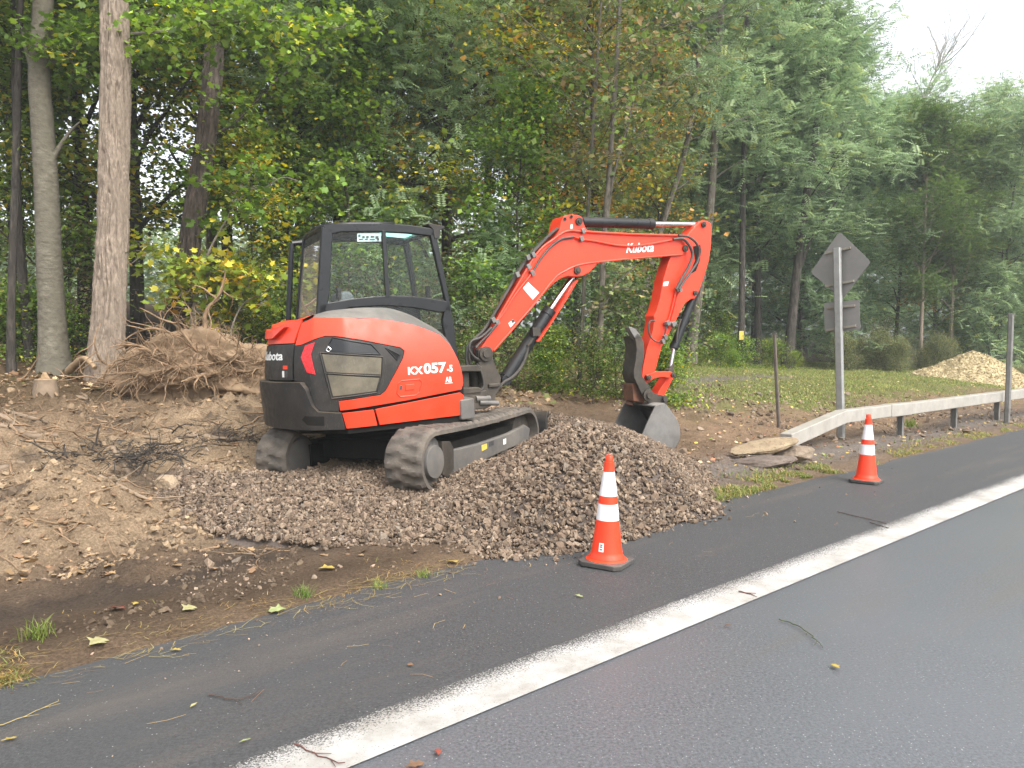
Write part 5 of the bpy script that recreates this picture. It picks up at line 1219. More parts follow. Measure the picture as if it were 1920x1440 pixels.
hero('tall_tree', 'dark trunk high above the boom elbow with a long arching limb', [(905, 650), (910, 480), (915, 330), (920, 200), (924, 90), (926, -20)], 24.0, [0.148, 0.133, 0.117, 0.101, 0.0858, 0.078], M_DARK, dict(mid, pal='locust', kind='frond', size=.11, per=5, spread=3), 39, 4.0, [([(918, 250), (905, 130), (880, 60), (840, 20), (790, 14)], .07, 1)])
hero('tall_tree', 'slim dark trunk with rusty leaves above the boom elbow', [(1080, 640), (1083, 500), (1086, 400), (1084, 280), (1080, 150)], 20.0, [0.0936, 0.0819, 0.0741, 0.0624, 0.0546], M_DARK, dict(mid, pal='rust', spread=2.4), 40, 4.0)
# a dead bare tree leaning out of the wood on the far side of the lawn
g = np.random.default_rng(9); base = at_depth(1560, 600, 36.0); dt = thing('dead_tree', 'bare grey dead tree leaning among the leafy trees against the white sky', 'tree', (base[0], base[1], float(ground_base(base[0], base[1]))))
b = MB(); tp = smooth_path([at_depth(x, y, 36) for x, y in ((1545, 640), (1590, 480), (1640, 370), (1690, 280), (1725, 200), (1750, 140), (1766, 112))], 5); b.tube(tp, list(np.linspace(.09, .008, len(tp))), 8)
for k in range(40):
    i = int(g.integers(8, len(tp) - 1)); d = np.array([g.normal() * .5 + .3, g.normal() * .5, abs(g.normal()) * .8 + .3]); d /= np.linalg.norm(d); L = g.uniform(1, 3.2)
    w_ = wander(tp[i], d, L, 5, g, .3, .15); b.tube(w_, list(np.linspace(.026, .009, 6)), 5)
    for q in w_[2:]:
        for _ in range(2):
            e = d + g.normal(size=3) * .5; e /= np.linalg.norm(e); b.tube(wander(q, e, L * .4, 3, g, .3), [.010, .008, .007, .005], 3)
b.build('trunk', bark_mat('bleached_bark', (.26, .24, .21), (.42, .40, .36), 9, .8, .3), dt, sharp=80)
# distant wood that closes the gaps low down: one mass
g = np.random.default_rng(77); n = 5200
pxs = g.uniform(-900, 2700, n); ys = g.uniform(50, 66, n); xs = (pxs - 960) / FPX * ys
tops = np.array([max(1.0, CAM_H + (652 - max(cap(p), 430 if p < 1250 else 60)) / FPX * y) for p, y in zip(pxs, ys)]) * .97
z0 = ground_base(xs, ys); hh = g.random(n) ** .9; zz = z0 + (np.minimum(tops, z0 + 15) - z0) * hh
Cn = np.stack([xs, ys, zz], 1)
V, F, Cc = make_leaves(Cn, g.normal(size=(n, 3)), 16, .75, .46, 'leaf', 'locust', g, .6)
struct(raw_mesh('far_wood', V, F, M_LEAF, cols=Cc), 'stuff', 'mass of distant green wood closing the view behind the trees')['category'] = 'wood'
# ================================================================== SMALLER THINGS
UPV = np.array([0, 0, 1.0]); RD3 = np.array([*RD, 0]); RN3 = np.array([*RN, 0])
# ---- traffic cones
M_CONE = mat('cone_orange', (.90, .042, .006), .42, 0, .06, 5, dust=.04, dustcol=(.3, .22, .16))
M_BAND = mat('cone_band', (.80, .80, .82), .35, 0, .05, 12, dust=.10, dustcol=(.45, .43, .40), bump=.1, bs=300)
M_CBASE = mat('cone_base_rubber', (.035, .034, .033), .8, 0, .2, 10, dust=.25, updust=.75, dustcol=(.17, .14, .115), bump=.2)
def cone(px, py, label, tilt, rot, sticker):
    p = at_z(px, py, 0.005); t = thing('traffic_cone', label, 'traffic cone', (p[0], p[1], .005), 'orange traffic cones on the shoulder')
    t.rotation_euler = (0, 0, 0)
    Rm = np.array(Matrix.Rotation(RAD(tilt[0]), 3, 'X') @ Matrix.Rotation(RAD(tilt[1]), 3, 'Y') @ Matrix.Rotation(RAD(rot), 3, 'Z'))
    ax = [Rm[:, 0], Rm[:, 1], Rm[:, 2]]; o = np.array([p[0], p[1], .005])
    def prof(a, b_, off=0.0):
        zs = [a] + [z for z in (.07, .09, .292, .395, .447, .60) if a < z < b_] + [b_]
        R_ = lambda z: np.interp(z, [.05, .07, .09, .292, .395, .447, .60, .66], [.118, .103, .099, .0727, .0625, .057, .0355, .031])
        return [(R_(z) + off, z) for z in zs]
    b = MB(); h = .148; c = .035
    sq = [(-h + c, -h), (h - c, -h), (h, -h + c), (h, h - c), (h - c, h), (-h + c, h), (-h, h - c), (-h, -h + c)]
    b.prism([o + ax[0] * x + ax[1] * y for x, y in sq], ax[2] * .034); b.build('base', M_CBASE, t, bevel=.008)
    b = MB(); b.lathe([(.134, .036), (.130, .040), (.118, .046)] + prof(.05, .655) + [(.031, .662), (.026, .664), (.025, .70), (.021, .706), (.012, .706), (.011, .66)], o, ax, 48); b.build('cone_body', M_CONE, t, sharp=50)
    for a, e in ((.292, .395), (.447, .60)):
        b = MB(); b.lathe(prof(a, e, .0015) , o, ax, 48); bb = b.build('reflective_band', M_BAND, t, sharp=60)
    if sticker:
        A = math.atan2(-p[1], -p[0]) - RAD(22); G = []
        for z in np.linspace(.10, .155, 3):
            r = np.interp(z, [.09, .292], [.099, .0727]) + .002; G.append([o + r * (math.cos(A + q) * CR + math.sin(A + q) * np.array([0, 1.0, 0])) + ax[2] * z for q in np.linspace(-.17, .17, 5)])
        b = MB(); b.grid(G); st = b.build('sticker', M['white'], t)
        b = MB(); G2 = [[q * 1.0 + (q - o) * np.array([.012, .012, 0]) for q in r[1:4]] for r in G]
        for zt in (.2, .5, .72):
            lo = [np.array(G2[0][i]) * (1 - zt) + np.array(G2[2][i]) * zt for i in range(3)]; b.grid([lo, [q + ax[2] * .007 for q in lo]])
        b.build('sticker_print', M['decal_dark'], st)
    return t
cone(1137, 1057, 'dusty orange traffic cone with a small sticker in front of the gravel heap', (0, 1.2), -31, True)
cone(1624, 904, 'clean orange traffic cone with white bands on the shoulder before the guard rail', (0, 1.0), -38, False)

# ---- guard rail
M_GALV = mat('weathered_galvanised', (.36, .34, .305), .6, .2, .12, 5, dust=.25, updust=.7, dustcol=(.30, .265, .21), bump=.06)
M_POST = mat('galvanised_post', (.20, .20, .195), .6, .4, .2, 6, dust=.3, bump=.08)
VR = 5.30
def on_v(px, py, v): return on_plane(px, py, np.array([*XYr(0, v), 0]), RN3)
rp_ = [at_depth(*q) for q in ((1474, 826, 9.5), (1577, 781, 10.6), (1662, 770, 11.5), (1700, 766, 11.9), (1920, 737, 14.8))]
far_dir = rp_[-1] - rp_[-2]; far_dir = RD3 * np.linalg.norm(far_dir[:2]) + np.array([0, 0, far_dir[2] * .3]); rp_.append(rp_[-1] + far_dir / np.linalg.norm(far_dir) * 26)
gr = thing('guard_rail', 'weathered box beam guard rail sloping down to flat boulders beside the shoulder', 'guard rail', (rp_[1][0], rp_[1][1], 0))
def beam(name, A, B, h=.088, w_=.08, m=M_GALV, parent=gr, bev=.012):
    d = (B - A) / np.linalg.norm(B - A); s = np.cross(d, UPV); s /= np.linalg.norm(s); u = np.cross(s, d)
    b = MB(); b.box((A + B) / 2, (d, s, u), (np.linalg.norm(B - A) / 2, w_, h)); return b.build(name, m, parent, bevel=bev)
k_ = (rp_[2] - rp_[1]); k_ /= np.linalg.norm(k_)
beam('ramped_beam', rp_[0], rp_[1] + (rp_[1] - rp_[0]) / np.linalg.norm(rp_[1] - rp_[0]) * .01)
beam('rail_beam', rp_[1], rp_[2] - k_ * .004); beam('rail_splice', rp_[2], rp_[3], .094, .086); beam('rail_beam', rp_[3] + k_ * .004, rp_[4]); beam('rail_beam', rp_[4] + far_dir / np.linalg.norm(far_dir) * .01, rp_[5])
pp0 = [at_depth(x, 790, d) + RN3 * .03 for x, d in ((1692, 11.85), (1792, 13.1), (1872, 14.25))]
sp = [p for p in pp0]; st_ = pp0[2] - pp0[1]
for k in range(1, 7): sp.append(pp0[2] + st_ * k * 1.5)
for p in sp:
    u, v = UVr(p[0], p[1]); t_ = np.interp(u, [UVr(q[0], q[1])[0] for q in rp_], [q[2] for q in rp_]); z0 = float(ground_base(p[0], p[1])) - .12
    b = MB(); zc, hz = (z0 + t_ - .08) / 2, (t_ - .08 - z0) / 2
    for s in (-1, 1): b.box(np.array([p[0], p[1], zc]) + RN3 * .038 * s, (RD3, RN3, UPV), (.034, .004, hz))
    b.box(np.array([p[0], p[1], zc]), (RD3, RN3, UPV), (.004, .034, hz)); b.build('rail_post', M_POST, gr)
    b = MB(); b.box(np.array([p[0], p[1], t_ - .094]) - RN3 * .02, (RD3, RN3, UPV), (.05, .07, .006)); b.build('rail_bracket', M_POST, gr)
# ---- sign seen from behind
def ground_pt(px, py, d0):
    p = at_depth(px, py, d0)
    for _ in range(30):
        h = float(ground_h(p[0], p[1])); e = p[2] - h; d0 += np.clip(e * 3.0, -.4, .4); p = at_depth(px, py, d0)
    return p
spb = at_depth(1577, 826, 11.2); gz_ = float(ground_h(spb[0], spb[1])); 
spt = at_depth(1569.5, 465, 11.2 + .05)
sg = thing('road_sign', 'grey back of a diamond road sign with a smaller square plate on one post', 'road sign', (spb[0], spb[1], gz_))
M_SIGNBACK = mat('bare_sign_back', (.215, .206, .195), .55, .0, .10, 3, dust=.25, dustcol=(.15, .14, .12), bump=.03)
M_SIGNFACE = mat('sign_face_yellow', (.75, .48, .02), .4)
b = MB(); d_ = spt - spb; spb2 = spb - d_ * .04
prof = [(-.055, -.02), (-.04, -.035), (.04, -.035), (.055, -.02), (.055, .02), (.03, .035), (.012, .012), (-.012, .012), (-.03, .035), (-.055, .02)]
b.prism([spb2 - RN3 * 0 + np.cross(RD3, UPV) * x + RD3 * y for x, y in prof], spt - spb2); b.build('post', mat('galvanised_sign_post', (.34, .345, .34), .45, .5, .12, 9, dust=.2), sg, bevel=.004)
def round_poly(P, r, n=5):
    out = []; m = len(P)
    for i in range(m):
        a, c, e = P[i - 1], P[i], P[(i + 1) % m]; u1 = (a - c) / np.linalg.norm(a - c); u2 = (e - c) / np.linalg.norm(e - c)
        for t in np.linspace(0, 1, n): out.append((c + u1 * r) * (1 - t) ** 2 + c * 2 * t * (1 - t) + (c + u2 * r) * t * t)
    return out
def sign_panel(px, r, face):
    o = spb + RD3 * .055; P = round_poly([on_plane(x, y, o, RD3) for x, y in px], r)
    b = MB(); b.prism(P, RD3 * .004); pn = b.build('sign_panel', M_SIGNBACK, sg)
    b = MB(); c = sum(P) / len(P); b.prism([c + (q - c) * .985 + RD3 * .0055 for q in P], RD3 * .001); b.build('sign_face', face, pn); return pn
sign_panel([(1519.5, 511), (1574, 434), (1633, 491), (1580, 561)], .05, M_SIGNFACE)
sign_panel([(1545, 568), (1611, 562), (1613.5, 618), (1546.5, 623)], .04, M_SIGNFACE)
M_BRKT = mat('worn_bracket', (.30, .28, .23), .6, .3, .15, 10, dust=.4)
for a, c in (((1546, 475.5), (1595, 464.5)), ((1547, 537), (1601, 526.5)), ((1551, 577.5), (1603, 573)), ((1550, 619), (1605, 611))):
    A, B = on_plane(*a, spb + RD3 * .04, RD3), on_plane(*c, spb + RD3 * .04, RD3); beam('bracket', A, B, .016, .012, M_BRKT, sg, .003)
    beam('bracket_bolt', (A + B) / 2 - RD3 * .09, (A + B) / 2 - RD3 * .07, .01, .01, M_POST, sg, 0)
# ---- marker posts
def marker(label, px0, px1, d, r, rust):
    A = at_depth(*px0, d); B = at_depth(*px1, d); z = float(ground_h(A[0], A[1])); t = thing('marker_post', label, 'post', (A[0], A[1], z), 'bare metal posts along the guard rail')
    b = MB(); s = np.cross(RD3, UPV); A2 = A - (B - A) * .06; q = [(-1, -.3), (-.6, -.7), (.6, -.7), (1, -.3), (1, .1), (.55, .1), (.4, -.25), (-.4, -.25), (-.55, .1), (-1, .1)]
    b.prism([A2 + s * x * r + RD3 * y * r for x, y in q], B - A2); b.build('post_channel', rust, t, bevel=.002)
    b = MB(); b.box(B + UPV * .012, (s, RD3, UPV), (r * 1.25, r * .5, .012)); b.build('post_cap', rust, t, bevel=.003); return t
marker('thin rusty marker post leaning slightly beside the flat boulders', (1461, 815), (1452, 627), 11.0, .027, mat('rusty_post', (.12, .10, .085), .75, .2, .25, 9, dust=.2))
marker('tall grey steel post standing behind the guard rail before the wood chip heap', (1888, 795), (1896, 590), 13.9, .048, M_POST)
# ---- boulders under the rail end
def rock_mat(name, c0, c1):
    m, nt, p, out = new_mat(name); tcn = nt.nodes.new('ShaderNodeTexCoord'); v = tcn.outputs['Object']
    mp = _n(nt, 'ShaderNodeMapping'); mp.inputs['Scale'].default_value = (1, 1, 4); nt.links.new(v, mp.inputs['Vector'])
    c = ramp_mix(nt, noise_n(nt, mp.outputs[0], 4, 7, .65, .35, .65), c0, c1); c = ramp_mix(nt, noise_n(nt, v, 30, 5, .7, .5, .75), c, tuple(x * .5 for x in c0))
    nt.links.new(c, p.inputs['Base Color']); p.inputs['Roughness'].default_value = .9
    b = _n(nt, 'ShaderNodeBump'); b.inputs['Strength'].default_value = .8; b.inputs['Distance'].default_value = .02; nt.links.new(noise_n(nt, v, 14, 8, .7, None), b.inputs['Height']); nt.links.new(b.outputs[0], p.inputs['Normal']); return m
def boulder(name, label, px, py, d, size, rz, m, seed, tilt=(0, 0), flat=True, group=None, cat='boulder', zoff=0):
    c = at_depth(px, py, d); bm = bmesh.new(); bmesh.ops.create_icosphere(bm, subdivisions=5, radius=1); g = np.random.default_rng(seed)
    cuts = g.normal(size=(9, 3)); cuts /= np.linalg.norm(cuts, axis=1)[:, None]; offs = g.uniform(.62, .9, 9)
    for v in bm.verts:
        q = np.array(v.co)
        for n_, o_ in zip(cuts, offs):
            e = q @ n_ - o_
            if e > 0: q = q - n_ * e * .93
        nz = mnoise.fractal(Vector(q * 1.6 + seed), 1, 2, 5) * .10 + mnoise.fractal(Vector(q * 6 + seed), 1, 2, 4) * .025
        q = q * (1 + nz); v.co = Vector(q)
    Mx = Matrix.Rotation(rz, 4, 'Z') @ Matrix.Rotation(tilt[0], 4, 'X') @ Matrix.Rotation(tilt[1], 4, 'Y') @ Matrix.Diagonal((*size, 1))
    bmesh.ops.transform(bm, matrix=Mx, verts=bm.verts); me = bpy.data.meshes.new(name); bm.to_mesh(me); bm.free(); me.materials.append(m); me.polygons.foreach_set('use_smooth', [True] * len(me.polygons)); me.set_sharp_from_angle(angle=RAD(50))
    o = bpy.data.objects.new(name, me); COL.objects.link(o); o.location = c + np.array([0, 0, zoff]); return tag(o, label, cat, group)
MR1, MR2, MR3 = rock_mat('tan_stone', (.22, .165, .10), (.33, .255, .16)), rock_mat('dark_slab_stone', (.10, .078, .064), (.18, .14, .112)), rock_mat('brown_stone', (.16, .12, .085), (.25, .195, .14))
boulder('flat_boulder', 'flat tan boulder lying on top of the dark slab at the low rail end', 1432, 838, 9.0, (.42, .20, .085), .10, MR1, 5, (.06, -.16))
boulder('flat_boulder', 'dark grey flat slab under the tan boulder at the low rail end', 1425, 866, 8.75, (.42, .22, .07), .05, MR2, 6, (.03, -.10))
boulder('rounded_boulder', 'rounded brown boulder beside the stacked slabs at the low rail end', 1488, 849, 9.05, (.27, .2, .105), .5, MR3, 8, (.05, -.1))
boulder('field_stone', 'round sandy stone half buried in the dug bank beside the gravel', 313, 907, 7.0, (.11, .10, .085), .3, rock_mat('sandy_stone', (.30, .22, .14), (.40, .31, .21)), 12, cat='stone')
# ---- wood chip heap
M_CHIP = leaf_mat('wood_chips', .0, .85)
cc = at_depth(1822, 722, 24.0); cz = float(ground_base(cc[0], cc[1])); g = np.random.default_rng(5)
def chip_h(x, y):
    r = np.sqrt(((x - cc[0]) / 1.85) ** 2 + ((y - cc[1]) / 1.7) ** 2); r2 = np.sqrt(((x - cc[0] + 1.1) / 1.3) ** 2 + ((y - cc[1]) / 1.3) ** 2)
    return np.maximum(1.12 * np.clip(1 - r, -.2, 1) ** 1.0 * (1 - .12 * np.exp(-r * r * 12)), .58 * np.clip(1 - r2, -.2, 1)) + (fbm(x * 2.5, y * 2.5, 91, 3) - .5) * .16 + cz - .05
qx = np.arange(cc[0] - 2.8, cc[0] + 2.4, .08); qy = np.arange(cc[1] - 2.2, cc[1] + 2.2, .08); QX, QY = np.meshgrid(qx, qy); QZ = chip_h(QX, QY)
a = np.arange(QX.size).reshape(QX.shape); F = np.stack([a[:-1, :-1], a[:-1, 1:], a[1:, 1:], a[1:, :-1]], -1).reshape(-1, 4); F3 = np.concatenate([F[:, :3], F[:, [0, 2, 3]]])
n = 24000; P = np.stack([g.uniform(cc[0] - 2.7, cc[0] + 2.3, n), g.uniform(cc[1] - 2.1, cc[1] + 2.1, n)], 1); z = chip_h(P[:, 0], P[:, 1]); k = z > ground_base(P[:, 0], P[:, 1]) - .06; P, z = P[k], z[k]; n = len(P)
P3 = np.c_[P, np.maximum(z, ground_base(P[:, 0], P[:, 1])) + g.uniform(-.005, .02, n)]
D = unit(g.normal(size=(n, 3)) * np.array([1, 1, .5])); Nn = unit(np.cross(D, g.normal(size=(n, 3)))); L = g.uniform(.035, .09, n)
V, Fc, kk = leaf_verts(P3 - D * L[:, None] / 2, D, Nn, L, L * .55, 'leaf'); pc = np.array([(.40, .31, .185), (.46, .37, .24), (.33, .25, .15), (.42, .35, .235)])[g.integers(0, 4, n)] * g.uniform(.75, 1.15, (n, 1))
o = raw_mesh('wood_chip_heap', np.concatenate([np.stack([QX, QY, QZ], -1).reshape(-1, 3), V]), np.concatenate([F3, Fc + QX.size]), M_CHIP, cols=np.concatenate([np.tile([[.34, .265, .16]], (QX.size, 1)), np.repeat(pc, kk, 0)]))
struct(o, 'stuff', 'heap of pale yellow wood chips on the lawn before the trees')['category'] = 'wood chips'
# ---- yellow marker on the slim trunk
yp = at_depth(1390, 629, 24.3); b = MB(); b.box(yp, (CR, np.array([0, 1.0, 0]), UPV), (.07, .02, .14)); y0 = b.build('trail_marker', M['yellow'], None, org=yp, bevel=.004); tag(y0, 'small yellow plate fixed low on a slim trunk beyond the lawn', 'marker')
# ---- uprooted root ball
M_ROOT = mat('root_bark', (.21, .135, .078), .9, 0, .4, 9, dust=.3, dustcol=(.33, .23, .135), bump=.4, bs=25)
M_CLOD = mat('root_soil', (.20, .135, .08), .95, 0, .35, 4, dust=.4, updust=.5, dustcol=(.33, .235, .14), bump=.9, bs=14)
g = np.random.default_rng(13); rc = at_depth(372, 722, 10.6); rz0 = float(ground_base(rc[0], rc[1]))
rb = thing('uprooted_stump', 'uprooted tree stump with a tangled mass of brown roots and soil behind the excavator', 'root ball', (rc[0], rc[1], rz0))
bm = bmesh.new(); bmesh.ops.create_icosphere(bm, subdivisions=6, radius=1)
def ball(q):
    nz = mnoise.fractal(Vector(q) * 1.5 + Vector((3, 1, 7)), 1, 2, 4) * .42 + mnoise.fractal(Vector(q) * 5, 1, 2, 4) * .10
    q = np.array(q) * (1 + nz); return rc + q * np.array([1.10, .62, .50]) + np.array([.14, 0, .16 - rc[2] + rz0 + .16 * (1 - abs(q[0])) - .10 * q[0]])
for v in bm.verts: v.co = Vector(ball(v.co) - np.array([rc[0], rc[1], rz0]))
me = bpy.data.meshes.new('soil_mass'); bm.to_mesh(me); bm.free(); me.materials.append(M_CLOD); me.polygons.foreach_set('use_smooth', [True] * len(me.polygons)); o = bpy.data.objects.new('soil_mass', me); COL.objects.link(o); o.parent = rb
def on_ball():
    q = g.normal(size=3); q[1] = -abs(q[1]) * 1.1; q[2] = abs(q[2]) * .9 - .25; q /= np.linalg.norm(q); return ball(Vector(q)), q
for k in range(64):
    p, q = on_ball(); d = q * np.array([1, .8, .8]) + g.normal(size=3) * .65; d /= np.linalg.norm(d); L = g.uniform(.2, 1.05)
    w_ = wander(p - d * .08, d, L, 7, g, .6, -.35); r0 = g.choice([.008, .014, .022, .036], p=[.42, .32, .18, .08])
    b = MB(); b.tube(smooth_path(w_, 3), list(np.linspace(r0, r0 * .25, 22)), 7)
    for i in (3, 4, 5):
        e = d + g.normal(size=3) * .8; e /= np.linalg.norm(e); b.tube(wander(w_[i], e, L * .45, 4, g, .7, -.2), list(np.linspace(r0 * .5, .003, 5)), 5)
    b.build('root', M_ROOT, rb, sharp=80)
b = MB()
for k in range(900):
    p, q = on_ball(); d = g.normal(size=3) + q * .4; d /= np.linalg.norm(d); L = g.uniform(.12, .5); b.tube(wander(p, d, L, 4, g, .9, -.35), [.005, .0045, .004, .003, .002], 3, False)
o = b.build('root_hairs', M_ROOT, rb, sharp=80); o['kind'] = 'stuff'
# ---- cut stump and broken wood
M_WOOD = mat('weathered_wood', (.19, .14, .095), .85, 0, .25, 7, dust=.15, dustcol=(.26, .195, .125), bump=.4, bs=30); M_CUT = mat('fresh_cut_wood', (.27, .185, .105), .85, 0, .2, 18)
sc_ = ground_pt(86, 745, 10.2); sc_[2] = float(ground_h(sc_[0], sc_[1])); t = thing('tree_stump', 'low pale cut tree stump at the foot of the smooth grey tree', 'stump', sc_)
b = MB(); b.lathe([(.16, -.4), (.15, .0), (.142, .04), (.132, .10), (.13, .15)], sc_, (CR, np.array([0, 1.0, 0]), UPV), 24); b.build('stump_wood', M_WOOD, t)
b = MB(); b.lathe([(.127, .152), (.12, .16)], sc_, (CR, np.array([0, 1.0, 0]), UPV), 24); b.prism([sc_ + np.array(q) for q in ((-.08, .02, .155), (.0, .04, .155), (-.05, .03, .25))], np.array([.02, .04, 0])); b.build('cut_top', M_CUT, t)
def branch(name, label, px, r, m=M_WOOD, lift=.02, group=None, cat='branch', twigs=0, seed=0):
    g = np.random.default_rng(seed); pts = []
    for q in px:
        p = at_depth(q[0], q[1], q[2]); p[2] = max(p[2], float(surf(p[0], p[1])) + r * .6) if len(q) < 4 else p[2]; pts.append(p)
    tp = smooth_path(pts, 5); b = MB(); b.tube(tp, [r * (1 - .55 * i / len(tp)) * (1 + .12 * g.normal()) for i in range(len(tp))], 10)
    for k in range(twigs):
        i = int(g.integers(2, len(tp) - 1)); d = g.normal(size=3) * np.array([1, 1, .5]); d /= np.linalg.norm(d); b.tube(wander(tp[i], d, g.uniform(.1, .4), 4, g, .5), list(np.linspace(r * .4, .003, 5)), 5)
    org = np.array(pts[0]); o = b.build(name, m, None, org=org, sharp=60); return tag(o, label, cat, group)
branch('fallen_stick', 'long bleached stick lying on the sand between the dug bank and the gravel', [(186, 951, 6.35), (230, 946, 6.4), (290, 940, 6.45), (346, 934, 6.6)], .022, twigs=2, seed=1)
gb = 'broken branches heaped at the edge of the dug bank'
for k, (lab, px, r) in enumerate((
    ('thick curved root lying over the pile of broken branches on the dug bank', [(-20, 800, 8.2), (20, 805, 8.2), (40, 835, 8.0), (60, 862, 7.8), (110, 862, 7.9)], .05),
    ('topmost grey branch of the broken branch pile on the dug bank', [(-20, 775, 8.6), (30, 778, 8.6), (60, 785, 8.5), (92, 805, 8.4)], .035),
    ('split pale branch end poking from the broken branch pile', [(-20, 842, 7.8), (10, 826, 7.8), (40, 815, 7.9), (70, 822, 8.0)], .03),
    ('lowest forked branch of the broken branch pile on the dug bank', [(-30, 900, 6.6), (0, 892, 6.6), (20, 880, 6.7), (45, 868, 6.8)], .04),
    ('short broken branch lying on the bare bank below the cut stump', [(118, 762, 9.9), (150, 760, 9.9), (175, 757, 9.9)], .03),
    ('broken branch stub tilted up out of the dark debris', [(212, 880, 7.3), (226, 888, 7.2), (244, 900, 7.0)], .03),
    ('bleached thin branch lying along the foot of the root ball', [(270, 838, 8.0), (330, 836, 8.1), (372, 832, 8.2)], .022),
    ('dark branch lying across rubble beside the far track', [(385, 850, 8.2), (420, 848, 8.2), (455, 836, 8.3), (480, 835, 8.4)], .03))):
    branch('broken_branch', lab, px, r, group=gb, twigs=3, seed=20 + k)
branch('broken_log', 'short orange brown log wedged between the grey tree and the furrowed trunk', [(128, 697, 11.4, 0), (146, 679, 11.2, 0), (160, 672, 11.0, 0), (178, 690, 10.9, 0)], .06, M_CUT, seed=41, cat='log')
M_TWIG = mat('dark_twig', (.06, .04, .03), .8, 0, .2, 30); M_RTWIG = mat('reddish_twig', (.11, .045, .035), .7, 0, .2, 30); M_GTWIG = mat('green_stem', (.06, .075, .03), .7, 0, .2, 30)
for lab, px, r, m in (('thin dark forked twig on the shoulder beyond the white line', [(1572, 960), (1605, 968), (1635, 975), (1662, 981)], .004, M_TWIG), ('short dark twig cluster touching the white line', [(1632, 979), (1648, 985), (1668, 990)], .004, M_TWIG), ('long reddish twig lying across the white line', [(553, 1394), (590, 1412), (645, 1431)], .003, M_RTWIG), ('short brown twig lying on the middle of the white line', [(1386, 1109), (1410, 1114)], .005, M_RTWIG), ('curved green stem lying on the traffic lane', [(1461, 1161), (1500, 1175), (1525, 1195), (1542, 1214)], .003, M_GTWIG), ('small dark curved twig on the shoulder before the verge', [(392, 1300), (440, 1312), (488, 1299)], .0028, M_TWIG), ('thin curved pale stem on the shoulder at the verge corner', [(-20, 1365), (40, 1345), (112, 1312)], .0022, mat('straw_stem', (.30, .23, .09), .8))):
    pts = [at_z(x, y, .012) for x, y in px]; b = MB(); tp = smooth_path(pts, 6); gg = np.random.default_rng(len(lab)); b.tube([q + gg.normal(size=3) * np.array([.004, .004, .001]) for q in tp], list(np.linspace(r, r * .5, len(tp))), 6)
    for k in (int(len(tp) * .5), int(len(tp) * .75)):
        d = (tp[k] - tp[k - 1]); d /= np.linalg.norm(d); s = np.cross(d, UPV) * gg.choice([-1, 1]); b.tube([tp[k], tp[k] + (d + s * .6) * .05], [r * .6, r * .3], 5)
    tag(b.build('twig', m, None, org=pts[0]), lab, 'twig', 'twigs on the pavement')
# ================================================================== GROUND COVER
def scatter(n, fxy, g):
    P = fxy(n, g); return P
def litter(name, label, cat, n, px0, px1, y0, y1, test, size, cols, seed, zfun=surf, curl=.35, kind='maple'):
    g = np.random.default_rng(seed); y = g.uniform(y0, y1, n); x = (g.uniform(px0, px1, n) - 960) / FPX * y
    u, v = UVr(x, y); k = test(x, y, u, v, g) & (pile_h(x, y) < ground_h(x, y)); x, y = x[k], y[k]; n = len(x); z = zfun(x, y) + .008
    D = unit(np.c_[g.normal(size=(n, 2)), g.normal(size=n) * .25]); Nn = unit(np.c_[g.normal(size=(n, 2)) * curl, np.ones(n)]); Nn = unit(Nn - D * (Nn * D).sum(1)[:, None]); L = size * g.uniform(.5, 1.3, n)
    V, F, kk = leaf_verts(np.c_[x, y, z], D, Nn, L, L * g.uniform(.6, 1, n), kind); c = np.array(cols)[g.integers(0, len(cols), n)] * g.uniform(.75, 1.2, (n, 1))
    return struct(raw_mesh(name, V, F, M_DRYLEAF, cols=np.repeat(c, kk, 0)), 'stuff', label), V
M_DRYLEAF = leaf_mat('dry_leaf', .1, .8)
TAN2 = [(.21, .145, .08), (.16, .10, .055), (.11, .07, .04), (.24, .17, .10), (.18, .12, .06)]
TAN = [(.34, .24, .13), (.25, .16, .08), (.16, .095, .05), (.42, .32, .18), (.40, .30, .05), (.22, .10, .05)]
litter('leaf_litter', 'brown and yellow fallen leaves strewn over the dug bank', 'leaves', 5200, -60, 700, 4.6, 13.5, lambda x, y, u, v, g: (v > 4.3) & (pile_h(x, y) < ground_h(x, y)) & (g.random(len(x)) < .05 + .9 * sstep(.54, .66, fbm(x * 1.4, y * 1.4, 81, 3))), .06, TAN2, 1)
litter('forest_leaf_litter', 'carpet of dry leaves on the shaded floor of the wood', 'leaves', 9000, -200, 1250, 10.5, 22, lambda x, y, u, v, g: v > 8.2, .11, TAN[:4] + [(.11, .12, .04)], 2)
litter('yard_leaf_litter', 'small leaves and chips scattered over the bare ramp behind the rail', 'leaves', 2600, 1180, 1920, 8.5, 22, lambda x, y, u, v, g: (v > 4.3), .05, TAN + [(.14, .17, .05)], 3)
